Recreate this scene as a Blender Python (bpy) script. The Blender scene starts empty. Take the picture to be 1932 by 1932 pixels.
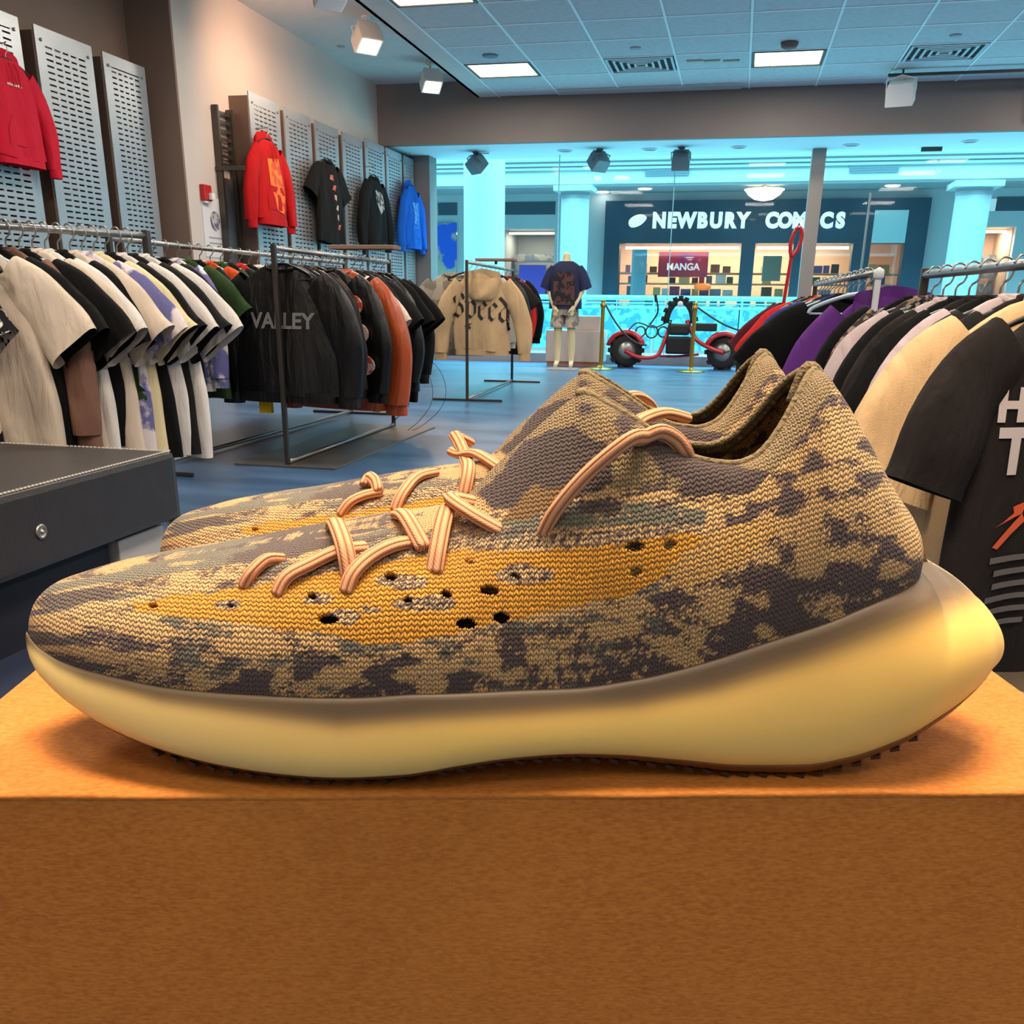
import bpy, bmesh, math, random
import numpy as np
from mathutils import Vector, Matrix, Euler
from mathutils.bvhtree import BVHTree

random.seed(7)
np.random.seed(7)
scene = bpy.context.scene
COL = scene.collection
PI = math.pi

# ------------------------------------------------------------------ camera
FPX = 1763.0; PX0, PY0 = 966.0, 1180.0; CAMH = 0.88
VPX, VPY = 1395.0, 575.0                       # where the shop's depth lines meet
_dx = -62.0
_dy = (-FPX*FPX - (VPX-PX0)*_dx)/(VPY-PY0)
def _cd(x, y): return Vector(((x-PX0)/FPX, -(y-PY0)/FPX, -1.0))
_Y = _cd(VPX, VPY).normalized()
_Z = -Vector((_dx/FPX, -_dy/FPX, -1.0)).normalized()
_X = _Y.cross(_Z).normalized(); _Z = _X.cross(_Y)
RW = Matrix((_X, _Y, _Z))                      # camera -> world
CAMP = Vector((0, 0, CAMH))
cam_data = bpy.data.cameras.new('camera'); cam = bpy.data.objects.new('camera', cam_data)
COL.objects.link(cam); scene.camera = cam
cam.matrix_world = Matrix.Translation(CAMP) @ RW.to_4x4()
cam_data.sensor_fit = 'HORIZONTAL'; cam_data.sensor_width = 36.0
cam_data.lens = 36.0*FPX/1932.0
cam_data.shift_x = 0.0; cam_data.shift_y = (PY0-966.0)/1932.0
cam_data.clip_start = 0.02; cam_data.clip_end = 200

def ray(x, y): return RW @ _cd(x, y)
def at(x, y, ax, val):
    r = ray(x, y); t = (val-CAMP[ax])/r[ax]
    return CAMP + r*t
def proj(p):
    c = RW.transposed() @ (Vector(p)-CAMP)
    return (PX0+FPX*c.x/-c.z, PY0-FPX*c.y/-c.z)

# ------------------------------------------------------------------ world, light, exposure
scene.view_settings.view_transform = 'Standard'
scene.view_settings.look = 'None'
scene.view_settings.gamma = 1.0
scene.view_settings.use_curve_mapping = False
scene.view_settings.exposure = 0.7
wd = bpy.data.worlds.new('world'); scene.world = wd; wd.use_nodes = True
wd.node_tree.nodes['Background'].inputs[0].default_value = (0.35, 0.75, 0.9, 1)
wd.node_tree.nodes['Background'].inputs[1].default_value = 0.55

def area_light(name, loc, rot, sx, sy, power, color, parent=None):
    l = bpy.data.lights.new(name, 'AREA'); l.shape = 'RECTANGLE'; l.size = sx; l.size_y = sy
    l.energy = power; l.color = color
    o = bpy.data.objects.new(name, l); COL.objects.link(o); o.location = loc; o.rotation_euler = rot
    if parent: o.parent = parent
    return o
SKY_COL = (0.24, 0.80, 1.0)
WARM = (1.0, 0.80, 0.56)
# daylight of the mall's glazed roof, beyond the shop window
area_light('mall_daylight', (0, 22.5, 9.5), (0, 0, 0), 34, 10, 5600, SKY_COL)
area_light('walkway_daylight', (0, 16.6, 6.2), (math.radians(-25), 0, 0), 26, 2.5, 1800, SKY_COL)
# fluorescent panels of the shop ceiling out of view, over and behind the camera
for lx in (-2.9, 0.3, 3.3):
    for ly in (-1.4, 1.6, 4.8, 7.6):
        area_light('ceiling_panel_light', (lx, ly, 3.42), (0, 0, 0), .74, .7, 15 if ly < 0 else 36, (1.0, .9, .78))

# ------------------------------------------------------------------ helpers
def lin(c):
    return tuple(((v/255.0)/12.92 if v/255.0 <= .04045 else ((v/255.0+.055)/1.055)**2.4) for v in c[:3])
def tag(o, label=None, cat=None, group=None, kind=None):
    if label: o['label'] = label
    if cat: o['category'] = cat
    if group: o['group'] = group
    if kind: o['kind'] = kind
    return o
def empty(name, loc=(0, 0, 0), rz=0, label=None, cat=None, group=None, rot=None):
    o = bpy.data.objects.new(name, None); COL.objects.link(o); o.location = loc
    o.rotation_euler = rot if rot else (0, 0, rz); o.empty_display_size = .05
    return tag(o, label, cat, group)
MATS = {}
def mat(name, rgb, rough=.6, metal=0., var=0., vscale=8., bump=0., bscale=200., emit=0., ecol=None, spec=.5, rgb2=None, sss=0., coat=0., vdetail=4, mapping=None, alpha=None):
    if name in MATS: return MATS[name]
    m = bpy.data.materials.new(name); m.use_nodes = True; MATS[name] = m
    nt = m.node_tree; b = nt.nodes['Principled BSDF']
    c = lin(rgb) + (1,)
    b.inputs['Base Color'].default_value = c
    b.inputs['Roughness'].default_value = rough; b.inputs['Metallic'].default_value = metal
    b.inputs['Specular IOR Level'].default_value = spec
    if coat: b.inputs['Coat Weight'].default_value = coat; b.inputs['Coat Roughness'].default_value = .2
    if sss:
        b.inputs['Subsurface Weight'].default_value = sss; b.inputs['Subsurface Radius'].default_value = (.01, .006, .003)
        b.inputs['Subsurface Scale'].default_value = .5
    tc = nt.nodes.new('ShaderNodeTexCoord')
    src = tc.outputs['Object']
    if mapping:
        mp = nt.nodes.new('ShaderNodeMapping'); mp.inputs['Scale'].default_value = mapping
        nt.links.new(src, mp.inputs[0]); src = mp.outputs[0]
    if var or rgb2:
        n = nt.nodes.new('ShaderNodeTexNoise'); n.inputs['Scale'].default_value = vscale; n.inputs['Detail'].default_value = vdetail
        nt.links.new(src, n.inputs['Vector'])
        r = nt.nodes.new('ShaderNodeValToRGB')
        c2 = lin(rgb2) + (1,) if rgb2 else tuple(max(0, v*(1-var)) for v in c[:3]) + (1,)
        r.color_ramp.elements[0].position = .35 if not rgb2 else .47; r.color_ramp.elements[0].color = c2
        r.color_ramp.elements[1].position = .65 if not rgb2 else .53; r.color_ramp.elements[1].color = tuple(min(1, v*(1+var)) for v in c[:3]) + (1,)
        nt.links.new(n.outputs['Fac'], r.inputs[0]); nt.links.new(r.outputs[0], b.inputs['Base Color'])
    if bump:
        n2 = nt.nodes.new('ShaderNodeTexNoise'); n2.inputs['Scale'].default_value = bscale; n2.inputs['Detail'].default_value = 3
        nt.links.new(src, n2.inputs['Vector'])
        bp = nt.nodes.new('ShaderNodeBump'); bp.inputs['Strength'].default_value = bump; bp.inputs['Distance'].default_value = .002
        nt.links.new(n2.outputs['Fac'], bp.inputs['Height']); nt.links.new(bp.outputs[0], b.inputs['Normal'])
    if emit:
        b.inputs['Emission Color'].default_value = lin(ecol or rgb) + (1,); b.inputs['Emission Strength'].default_value = emit
    return m
def glass_mat(name, tint=(1, 1, 1), gloss=.06, rough=.02):
    if name in MATS: return MATS[name]
    m = bpy.data.materials.new(name); m.use_nodes = True; MATS[name] = m
    nt = m.node_tree; nt.nodes.clear()
    o = nt.nodes.new('ShaderNodeOutputMaterial'); t = nt.nodes.new('ShaderNodeBsdfTransparent'); g = nt.nodes.new('ShaderNodeBsdfGlossy')
    t.inputs[0].default_value = tuple(tint) + (1,); g.inputs['Roughness'].default_value = rough
    mx = nt.nodes.new('ShaderNodeMixShader'); mx.inputs[0].default_value = gloss
    nt.links.new(t.outputs[0], mx.inputs[1]); nt.links.new(g.outputs[0], mx.inputs[2]); nt.links.new(mx.outputs[0], o.inputs[0])
    return m

class MB:
    """collects simple shapes into one mesh"""
    def __init__(s): s.v = []; s.f = []; s.uv = None
    def box(s, a, b, m=None):
        x0, y0, z0 = a; x1, y1, z1 = b; n = len(s.v)
        p = [(x0, y0, z0), (x1, y0, z0), (x1, y1, z0), (x0, y1, z0), (x0, y0, z1), (x1, y0, z1), (x1, y1, z1), (x0, y1, z1)]
        s.v += [tuple(m @ Vector(q)) if m else q for q in p]
        s.f += [tuple(n+i for i in q) for q in ((0, 3, 2, 1), (4, 5, 6, 7), (0, 1, 5, 4), (1, 2, 6, 5), (2, 3, 7, 6), (3, 0, 4, 7))]
        return s
    def tube(s, pts, r, k=8, close=False, flat=1.0, cap=True):
        pts = [Vector(p) for p in pts]; n = len(pts); base = len(s.v); nrm = None
        for i, p in enumerate(pts):
            a = pts[(i-1) % n] if (i > 0 or close) else p; c = pts[(i+1) % n] if (i < n-1 or close) else p
            t = (c-a)
            if t.length < 1e-9: t = Vector((0, 0, 1))
            t.normalize()
            if nrm is None:
                nrm = t.orthogonal().normalized()
                if abs(t.z) < .95: nrm = (Vector((0, 0, 1)) - t*t.z).normalized()
            nrm = (nrm - t*nrm.dot(t))
            if nrm.length < 1e-6: nrm = t.orthogonal()
            nrm.normalize(); bn = t.cross(nrm)
            ri = r[i] if isinstance(r, (list, tuple)) else r
            for j in range(k):
                an = 2*PI*j/k
                s.v.append(tuple(p + nrm*(math.cos(an)*ri*flat) + bn*(math.sin(an)*ri)))
        rings = n if close else n-1
        for i in range(rings):
            for j in range(k):
                a = base+i*k+j; b = base+i*k+(j+1) % k; c = base+((i+1) % n)*k+(j+1) % k; d = base+((i+1) % n)*k+j
                s.f.append((a, b, c, d))
        if cap and not close:
            s.f.append(tuple(base+j for j in reversed(range(k)))); s.f.append(tuple(base+(n-1)*k+j for j in range(k)))
        return s
    def lathe(s, prof, k=16, c=(0, 0, 0), m=None):
        base = len(s.v)
        for r, z in prof:
            for j in range(k):
                a = 2*PI*j/k; q = Vector((c[0]+r*math.cos(a), c[1]+r*math.sin(a), c[2]+z))
                s.v.append(tuple(m @ q) if m else tuple(q))
        for i in range(len(prof)-1):
            for j in range(k):
                s.f.append((base+i*k+j, base+i*k+(j+1) % k, base+(i+1)*k+(j+1) % k, base+(i+1)*k+j))
        s.f.append(tuple(base+j for j in reversed(range(k)))); s.f.append(tuple(base+(len(prof)-1)*k+j for j in range(k)))
        return s
    def rings(s, rows, closed=True, cap=False):
        base = len(s.v); k = len(rows[0])
        for r in rows: s.v += [tuple(p) for p in r]
        for i in range(len(rows)-1):
            for j in range(k if closed else k-1):
                s.f.append((base+i*k+j, base+i*k+(j+1) % k, base+(i+1)*k+(j+1) % k, base+(i+1)*k+j))
        if cap:
            s.f.append(tuple(base+j for j in reversed(range(k)))); s.f.append(tuple(base+(len(rows)-1)*k+j for j in range(k)))
        return s
    def prism(s, poly, h0, h1, axis=1):
        """extrude a polygon given in the two other axes along axis"""
        n = len(poly); base = len(s.v)
        for h in (h0, h1):
            for a, b in poly:
                s.v.append((h, a, b) if axis == 0 else (a, h, b) if axis == 1 else (a, b, h))
        s.f.append(tuple(base+i for i in range(n))); s.f.append(tuple(base+n+i for i in reversed(range(n))))
        for i in range(n): s.f.append((base+i, base+n+i, base+n+(i+1) % n, base+(i+1) % n))
        return s
    def mesh(s, name, smooth=False, bevel=None):
        me = bpy.data.meshes.new(name); me.from_pydata(s.v, [], s.f)
        bm = bmesh.new(); bm.from_mesh(me); bmesh.ops.recalc_face_normals(bm, faces=bm.faces)
        if bevel:
            ed = [e for e in bm.edges if len(e.link_faces) == 2 and e.calc_face_angle(0) > .6]
            bmesh.ops.bevel(bm, geom=ed, offset=bevel, segments=2, affect='EDGES', profile=.6)
        bm.to_mesh(me); bm.free()
        if smooth: smooth_mesh(me)
        return me
    def build(s, name, m, parent=None, smooth=False, loc=None, rot=None, bevel=None, label=None, cat=None, group=None, kind=None):
        me = s.mesh(name, smooth, bevel); return obj(name, me, m, parent, loc, rot, label, cat, group, kind)
def smooth_mesh(me, ang=None):
    me.polygons.foreach_set('use_smooth', [True]*len(me.polygons))
    if ang: me.set_sharp_from_angle(angle=math.radians(ang))
def obj(name, me, m=None, parent=None, loc=None, rot=None, label=None, cat=None, group=None, kind=None, objmat=False):
    o = bpy.data.objects.new(name, me); COL.objects.link(o)
    if m:
        if objmat:
            if not me.materials: me.materials.append(None)
            o.material_slots[0].link = 'OBJECT'; o.material_slots[0].material = m
        elif not me.materials: me.materials.append(m)
    if parent: o.parent = parent
    if loc: o.location = loc
    if rot: o.rotation_euler = rot
    tag(o, label, cat, group, kind)
    return o
def bx(name, a, b, m, parent=None, bevel=None, **k): return MB().box(a, b).build(name, m, parent, bevel=bevel, **k)
def arc(c, r, a0, a1, n, plane='xz'):
    out = []
    for i in range(n+1):
        a = a0+(a1-a0)*i/n; p = r*math.cos(a); q = r*math.sin(a)
        out.append((c[0]+p, c[1], c[2]+q) if plane == 'xz' else (c[0], c[1]+p, c[2]+q) if plane == 'yz' else (c[0]+p, c[1]+q, c[2]))
    return out
def smooth_path(pts, n=6):
    pts = [Vector(p) for p in pts]; out = []
    for i in range(len(pts)-1):
        p0 = pts[max(i-1, 0)]; p1 = pts[i]; p2 = pts[i+1]; p3 = pts[min(i+2, len(pts)-1)]
        for j in range(n):
            t = j/n; t2 = t*t; t3 = t2*t
            out.append(.5*((2*p1)+(-p0+p2)*t+(2*p0-5*p1+4*p2-p3)*t2+(-p0+3*p1-3*p2+p3)*t3))
    out.append(pts[-1]); return out
def text_mesh(txt, size, extrude=.002, offset=0., shear=0., space=1.0):
    cu = bpy.data.curves.new('txt', 'FONT'); cu.body = txt; cu.size = size; cu.extrude = extrude; cu.offset = offset
    cu.align_x = 'CENTER'; cu.align_y = 'CENTER'; cu.shear = shear; cu.space_character = space; cu.resolution_u = 4
    o = bpy.data.objects.new('txt', cu); COL.objects.link(o)
    dg = bpy.context.evaluated_depsgraph_get(); dg.update()
    me = bpy.data.meshes.new_from_object(o.evaluated_get(dg)); me.materials.clear()
    bpy.data.objects.remove(o); bpy.data.curves.remove(cu)
    return me
ORD = ['first', 'second', 'third', 'fourth', 'fifth', 'sixth', 'seventh', 'eighth', 'ninth', 'tenth', 'eleventh', 'twelfth', 'thirteenth', 'fourteenth', 'fifteenth', 'sixteenth', 'seventeenth', 'eighteenth', 'nineteenth', 'twentieth', 'twenty-first', 'twenty-second', 'twenty-third', 'twenty-fourth', 'twenty-fifth', 'twenty-sixth', 'twenty-seventh', 'twenty-eighth', 'twenty-ninth', 'thirtieth']
# ------------------------------------------------------------------ the room
XL, XLN, XR = -5.06, -5.50, 6.2
YB, YBULK, YG = -2.6, 13.62, 14.80
ZC, ZCL, ZLOW = 3.455, 3.65, 2.90
YCOR = 8.56
M_wall = mat('wall_paint', (196, 186, 178), .75, var=.04, vscale=1.5, bump=.08, bscale=120)
M_bulk = mat('bulkhead_paint', (128, 118, 114), .75, var=.04, vscale=1.2)
M_taupe = mat('taupe_paint', (128, 106, 92), .75, var=.04, vscale=2)
M_ceil = mat('ceiling_paint', (205, 203, 198), .8, var=.02)
M_tile = mat('acoustic_tile', (198, 202, 204), .9, var=.05, vscale=14, bump=.35, bscale=260)
M_gridm = mat('ceiling_grid_metal', (232, 236, 236), .5)
M_steel = mat('brushed_steel', (160, 160, 158), .35, .85, var=.06, vscale=6)
M_dsteel = mat('dark_steel', (86, 80, 74), .4, .8, var=.1, vscale=5)
M_white = mat('white_enamel', (228, 228, 224), .4)
M_black = mat('black_plastic', (22, 22, 23), .5)

def floor_material():
    m = mat('polished_navy_floor', (40, 66, 104), .22, spec=.9)
    nt = m.node_tree; b = nt.nodes['Principled BSDF']
    tc = nt.nodes.new('ShaderNodeTexCoord'); mp = nt.nodes.new('ShaderNodeMapping'); mp.inputs['Scale'].default_value = (.55, 2.4, 1)
    n = nt.nodes.new('ShaderNodeTexNoise'); n.inputs['Scale'].default_value = 1.6; n.inputs['Detail'].default_value = 7
    r = nt.nodes.new('ShaderNodeValToRGB')
    r.color_ramp.elements[0].position = .3; r.color_ramp.elements[0].color = lin((52, 80, 116)) + (1,)
    r.color_ramp.elements[1].position = .72; r.color_ramp.elements[1].color = lin((82, 116, 152)) + (1,)
    nt.links.new(tc.outputs['Object'], mp.inputs[0]); nt.links.new(mp.outputs[0], n.inputs['Vector'])
    nt.links.new(n.outputs['Fac'], r.inputs[0]); nt.links.new(r.outputs[0], b.inputs['Base Color'])
    r2 = nt.nodes.new('ShaderNodeMapRange'); r2.inputs[3].default_value = .26; r2.inputs[4].default_value = .4
    nt.links.new(n.outputs['Fac'], r2.inputs[0]); nt.links.new(r2.outputs[0], b.inputs['Roughness'])
    return m
bx('floor', (XLN-.2, YB-.1, -.06), (XR+.1, YG+.1, 0), floor_material(), kind='structure', label='polished navy blue shop floor', cat='floor')
bx('wall_left', (XL-.6, YCOR, 0), (XL, YG+.2, ZCL+.1), M_wall, kind='structure', label='pale left wall of the shop behind the steel panels', cat='wall')
w = bx('wall_left_near', (XLN-.1, YB, 0), (XLN, YCOR, ZCL+.1), M_taupe, kind='structure', label='recessed near stretch of the left wall behind tall steel panels', cat='wall')
bx('trim_1', (XLN, YCOR-.03, 0), (XL+.001, YCOR+.001, ZCL+.1), M_taupe, kind='structure', label='taupe return face where the left wall steps back', cat='wall')
bx('baseboard_left', (XL, YCOR, 0), (XL+.012, YG, .10), mat('baseboard_grey', (150, 150, 150), .5), kind='structure', label='grey baseboard along the left wall', cat='baseboard')
bx('wall_right', (XR, YB, 0), (XR+.1, YG+.2, ZCL+.1), M_wall, kind='structure', label='right wall of the shop out of view', cat='wall')
bx('wall_back', (XLN-.1, YB-.1, 0), (XR+.1, YB, ZCL+.1), M_wall, kind='structure', label='back wall of the shop behind the camera', cat='wall')
bx('wall_front', (XL, YBULK, ZLOW), (XR, YBULK+.1, ZCL+.1), M_bulk, kind='structure', label='grey bulkhead above the shop window', cat='wall')
cl = MB().box((XLN-.1, YB, ZCL), (-3.60, YG, ZCL+.1)); cl.box((-3.64, YB, ZC), (-3.60, YBULK, ZCL+.05)); cl.box((-3.60, YB, ZC+.02), (XR, YBULK, ZC+.1)); cl.box((-3.64, YB, ZC), (-3.34, YBULK, ZC+.05))
ceil = cl.build('ceiling', M_ceil, kind='structure', label='ceiling with a plain raised strip on the left and a tile grid', cat='ceiling')
bx('ceiling_window_bay', (XL, YBULK+.1, ZLOW), (XR, YG+.3, ZLOW+.1), mat('bay_paint', (205, 214, 218), .7), kind='structure', label='lower ceiling strip between bulkhead and shop window', cat='ceiling')

# tile grid: each tile its own piece
GX = [-3.335 + .806*i for i in range(11)]
GY = [13.62, 13.25, 12.52, 11.785, 11.05, 10.315, 9.58, 8.845, 8.11]
holes = {(0, 2): 'T', (4, 2): 'T', (0, 6): 'T', (2, 2): 'V', (6, 2): 'V', (8, 2): 'T', (4, 6): 'T', (8, 6): 'T', (2, 6): 'V'}
tile_cache = {}
for i in range(len(GX)-1):
    for j in range(len(GY)-1):
        if (i, j) in holes: continue
        wx = GX[i+1]-GX[i]; wy = GY[j]-GY[j+1]; key = round(wy, 3)
        if key not in tile_cache: tile_cache[key] = MB().box((-wx/2+.014, -wy/2+.014, -.004), (wx/2-.014, wy/2-.014, .02)).mesh('tile', bevel=.004)
        obj('tile', tile_cache[key], M_tile, ceil, ((GX[i]+GX[i+1])/2, (GY[j]+GY[j+1])/2, ZC+.004))
for x in GX:
    bx('grid_bar', (x-.013, GY[-1], ZC-.006), (x+.013, YBULK, ZC+.02), M_gridm, ceil)
for y in GY[1:]:
    bx('grid_bar', (GX[0], y-.013, ZC-.005), (XR, y+.013, ZC+.02), M_gridm, ceil)

# troffers and vents
M_diff = mat('lit_diffuser', (255, 236, 200), .6, emit=2.6, ecol=(255, 226, 176), rgb2=(255, 240, 214), vscale=9)
def troffer(i, j, label):
    cx = (GX[i]+GX[i+1])/2; cy = (GY[j]+GY[j+1])/2; hx = .385; hy = .35
    t = empty('ceiling_light', (cx, cy, ZC-.012), label=label, cat='ceiling light', group='square ceiling lights')
    fr = MB()
    for a, b in (((-hx, -hy), (hx, -hy+.03)), ((-hx, hy-.03), (hx, hy)), ((-hx, -hy+.03), (-hx+.03, hy-.03)), ((hx-.03, -hy+.03), (hx, hy-.03))):
        fr.box((a[0], a[1], 0), (b[0], b[1], .03))
    fr.build('frame', mat('light_frame', (70, 66, 60), .5), t)
    df = MB()
    for k in range(4):
        for l in range(4):
            x0 = -hx+.03+k*(2*hx-.06)/4; y0 = -hy+.03+l*(2*hy-.06)/4
            df.box((x0+.004, y0+.004, .008), (x0+(2*hx-.06)/4-.004, y0+(2*hy-.06)/4-.004, .02))
    df.build('diffuser', M_diff, t)
    area_light('lamp_glow', (0, 0, -.006), (0, 0, 0), .68, .62, 26, (1, .9, .76), t)
    return t
troffer(0, 2, 'lit square ceiling light in the tiles nearest the left strip by the bulkhead')
troffer(4, 2, 'lit square ceiling light between two vents near the bulkhead')
troffer(0, 6, 'lit square ceiling light cut by the top edge of the photo')
troffer(8, 2, 'lit square ceiling light beyond the right vent, outside the photo'); troffer(4, 6, 'lit square ceiling light above the top of the photo, middle')
troffer(8, 6, 'lit square ceiling light above the top of the photo, right')
M_vent = mat('vent_enamel', (196, 204, 206), .45)
M_vdark = mat('vent_dark', (26, 32, 36), .8)
def vent(i, j, label):
    cx = (GX[i]+GX[i+1])/2; cy = (GY[j]+GY[j+1])/2
    t = empty('ceiling_vent', (cx, cy, ZC-.012), label=label, cat='vent', group='square ceiling vents')
    bx('backing', (-.38, -.345, .022), (.38, .345, .04), M_vdark, t)
    for k in range(5):
        a = .375-.075*k; b = .34-.068*k; th = .026
        m = MB()
        for sgn in (-1, 1):
            m.box((-a, sgn*b-(th if sgn > 0 else 0), -.004), (a, sgn*b+(0 if sgn > 0 else th), .012))
            m.box((sgn*a-(th if sgn > 0 else 0), -b+th, -.004), (sgn*a+(0 if sgn > 0 else th), b-th, .012))
        m.build('louvre_ring', M_vent, t)
vent(2, 2, 'square louvred ceiling vent left of the middle ceiling light')
vent(6, 2, 'square louvred ceiling vent right of the middle ceiling light')
lv = empty('linear_vent', (-1.35, 13.43, ZC-.014), label='long slatted air grille along the bulkhead edge of the ceiling', cat='vent')
bx('backing', (-1.15, -.14, .012), (1.15, .14, .02), M_vdark, lv)
for k in range(6): bx('slat', (-1.15, -.14+.05*k, -.004), (1.15, -.115+.05*k, .01), M_vent, lv)
# small things on the ceiling
def disc(name, p, r, h, m, label, cat, prof=None):
    t = MB().lathe(prof or [(r*.6, -h), (r*.9, -h*.8), (r, -h*.25), (r, 0)], 20).build(name, m, smooth=True, loc=(p.x, p.y, p.z), label=label, cat=cat); return t
disc('ceiling_speaker', at(925, 104, 2, ZC), .09, .02, mat('speaker_grey', (120, 134, 140), .7), 'flat grey ceiling speaker just behind the left square light', 'speaker')
disc('smoke_detector', at(1490, 80, 2, ZC), .09, .06, mat('detector_tan', (116, 98, 90), .6), 'round brown smoke detector behind the middle ceiling light', 'detector')
disc('sprinkler_plate', at(1199, 90, 2, ZC), .06, .015, mat('sprinkler', (150, 160, 164), .5), 'small sprinkler plate behind the left ceiling vent', 'sprinkler')
disc('sprinkler_plate', at(1803, 66, 2, ZC), .06, .015, MATS['sprinkler'], 'small sprinkler plate behind the right ceiling vent', 'sprinkler')
disc('sprinkler_plate', at(643, 87, 2, ZCL), .05, .012, MATS['sprinkler'], 'small sprinkler plate on the plain left ceiling strip', 'sprinkler')
for k, px in enumerate((1311, 1343, 1380)):
    p = at(px, 114, 2, ZC); bx('ceiling_plate', (p.x-.09, p.y-.035, ZC-.012), (p.x+.09, p.y+.035, ZC-.001), mat('plate_tan', (176, 168, 140), .6), label=['left', 'middle', 'right'][k]+' one of three small beige plates between vent and ceiling light', cat='plate', group='beige ceiling plates')
for k, (px, py) in enumerate(((912, 287), (1066, 284), (1225, 281), (1394, 277), (1606, 273), (1830, 266))):
    p = at(px, py, 2, ZLOW)
    t = empty('recessed_downlight', (p.x, min(p.y, YG-.25), ZLOW), label=ORD[k]+' recessed downlight from the left in the window bay ceiling', cat='downlight', group='recessed downlights over the window')
    MB().tube([(.1*math.cos(a*PI/10), .1*math.sin(a*PI/10), -.004) for a in range(20)], .012, 6, close=True).build('rim', M_white, t, smooth=True)
    MB().lathe([(.085, -.003), (.085, -.001)], 20).build('lamp_face', mat('lamp_face', (120, 150, 160), .3), t)

# track lamps
M_lens = mat('lit_lens', (255, 240, 215), .5, emit=9, ecol=(255, 214, 165))
def spot_head(name, p, label, tilt=(.0, .0), size=.2, mt=M_white, lit=True, drop=.16, power=0, aim=None, group=None, col=(1, .66, .42), soft=.1):
    t = empty(name, p, label=label, cat='spotlight', group=group)
    MB().lathe([(.05, 0), (.05, -.02), (.02, -.03)], 12).build('canopy', mt, t)
    MB().tube([(0, 0, -.02), (0, 0, -drop)], .012, 8).build('stem', mt, t)
    d = Vector(aim)-Vector(p)-Vector((0, 0, -drop)) if aim else Vector((0, 0, -1))
    q = d.to_track_quat('-Z', 'Y').to_matrix().to_4x4(); M = Matrix.Translation((0, 0, -drop-.03)) @ q
    b = MB()
    prof = [(-.42, .35), (-.5, .1), (-.5, -.45), (.5, -.45), (.5, .1), (.42, .35)]
    m = MB(); m.prism([(a*size, c*size) for a, c in prof], -size*.42, size*.42, 1); m.v = [tuple(M @ Vector(v)) for v in m.v]
    m.build('housing', mt, t, bevel=.008)
    l = MB().box((-.4*size, -.33*size, -.47*size), (.4*size, .33*size, -.452*size), M); l.build('lens', M_lens if lit else mat('dead_lens', (70, 80, 84), .25), t)
    yk = MB().tube([M @ Vector((-.54*size, 0, 0)), M @ Vector((-.54*size, 0, .4*size)), M @ Vector((0, 0, .55*size)), M @ Vector((.54*size, 0, .4*size)), M @ Vector((.54*size, 0, 0))], .008, 6); yk.build('yoke', mt, t)
    if power:
        l = bpy.data.lights.new('spot_beam', 'SPOT'); l.energy = power; l.color = col; l.spot_size = math.radians(120); l.spot_blend = 1.0; l.shadow_soft_size = soft
        o = bpy.data.objects.new('spot_beam', l); COL.objects.link(o); o.parent = t; o.matrix_local = M @ Matrix.Translation((0, 0, -.55*size))
    return t
spot_head('track_spotlight', at(690, 30, 2, ZCL), 'white track spotlight nearer the camera on the left ceiling strip, lit', size=.26, aim=(-2.4, 9.0, 0), power=60)
spot_head('track_spotlight', at(812, 118, 2, ZCL), 'white track spotlight near the bulkhead on the left ceiling strip, lit', size=.24, aim=(-2.6, 10.6, 0), power=60)
spot_head('track_spotlight', (-3.75, 9.0, ZCL), 'white track spotlight above the photo washing the left wall', size=.26, aim=(XL, 10.2, 2.75), power=95, col=(1, .56, .33))
spot_head('track_spotlight', (.16, .30, ZC), 'white track spotlight above the camera shining on the sneakers', size=.26, aim=(-.08, .38, .74), power=170, col=(1, .79, .58), soft=.35)
spot_head('track_spotlight', (-.42, .26, ZC), 'white track spotlight above left of the camera shining on the sneakers', size=.26, aim=(-.08, .38, .74), power=130, col=(1, .79, .58), soft=.35)
M_sg = mat('spot_grey', (110, 118, 122), .5, .3)
for k, (px, py) in enumerate(((898, 296), (1131, 292), (1285, 288))):
    p = at(px, py, 2, ZLOW); p.y = min(p.y, 14.3); p = at(px, py+6, 1, 14.3); p.z = ZLOW
    spot_head('window_spotlight', p, ['leftmost', 'middle', 'rightmost'][k]+' grey spotlight hanging in front of the shop window', size=.24, mt=M_sg, lit=False, drop=.12, aim=(p.x+(.8 if k == 0 else -.9 if k == 1 else 0), p.y+.9, 1.6), group='grey window spotlights')
trk = bx('ceiling_track', (1.45, 12.90, ZC-.07), (4.6, 12.93, ZC-.04), M_dsteel, label='dark ceiling track rail at upper right above the window', cat='track')
bx('hanger_stem', (1.6, 12.905, ZC-.045), (1.62, 12.925, ZC), M_dsteel, trk); bx('hanger_stem', (3.4, 12.905, ZC-.045), (3.42, 12.925, ZC), M_dsteel, trk)
p = at(1704, 140, 1, 12.915)
spot_head('track_flood', (p.x, p.y, ZC-.07), 'white flood light hanging from the dark ceiling track at upper right', size=.3, mt=M_white, lit=False, drop=.12, aim=(p.x+.2, p.y+.8, 1.4))
MB().box((-.02, -.1, -.16), (.02, .1, .12)).build('wall_box', M_white, loc=(3.2, YBULK-.1, 3.2), label='white box fixed on the bulkhead at the right edge', cat='box')

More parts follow.
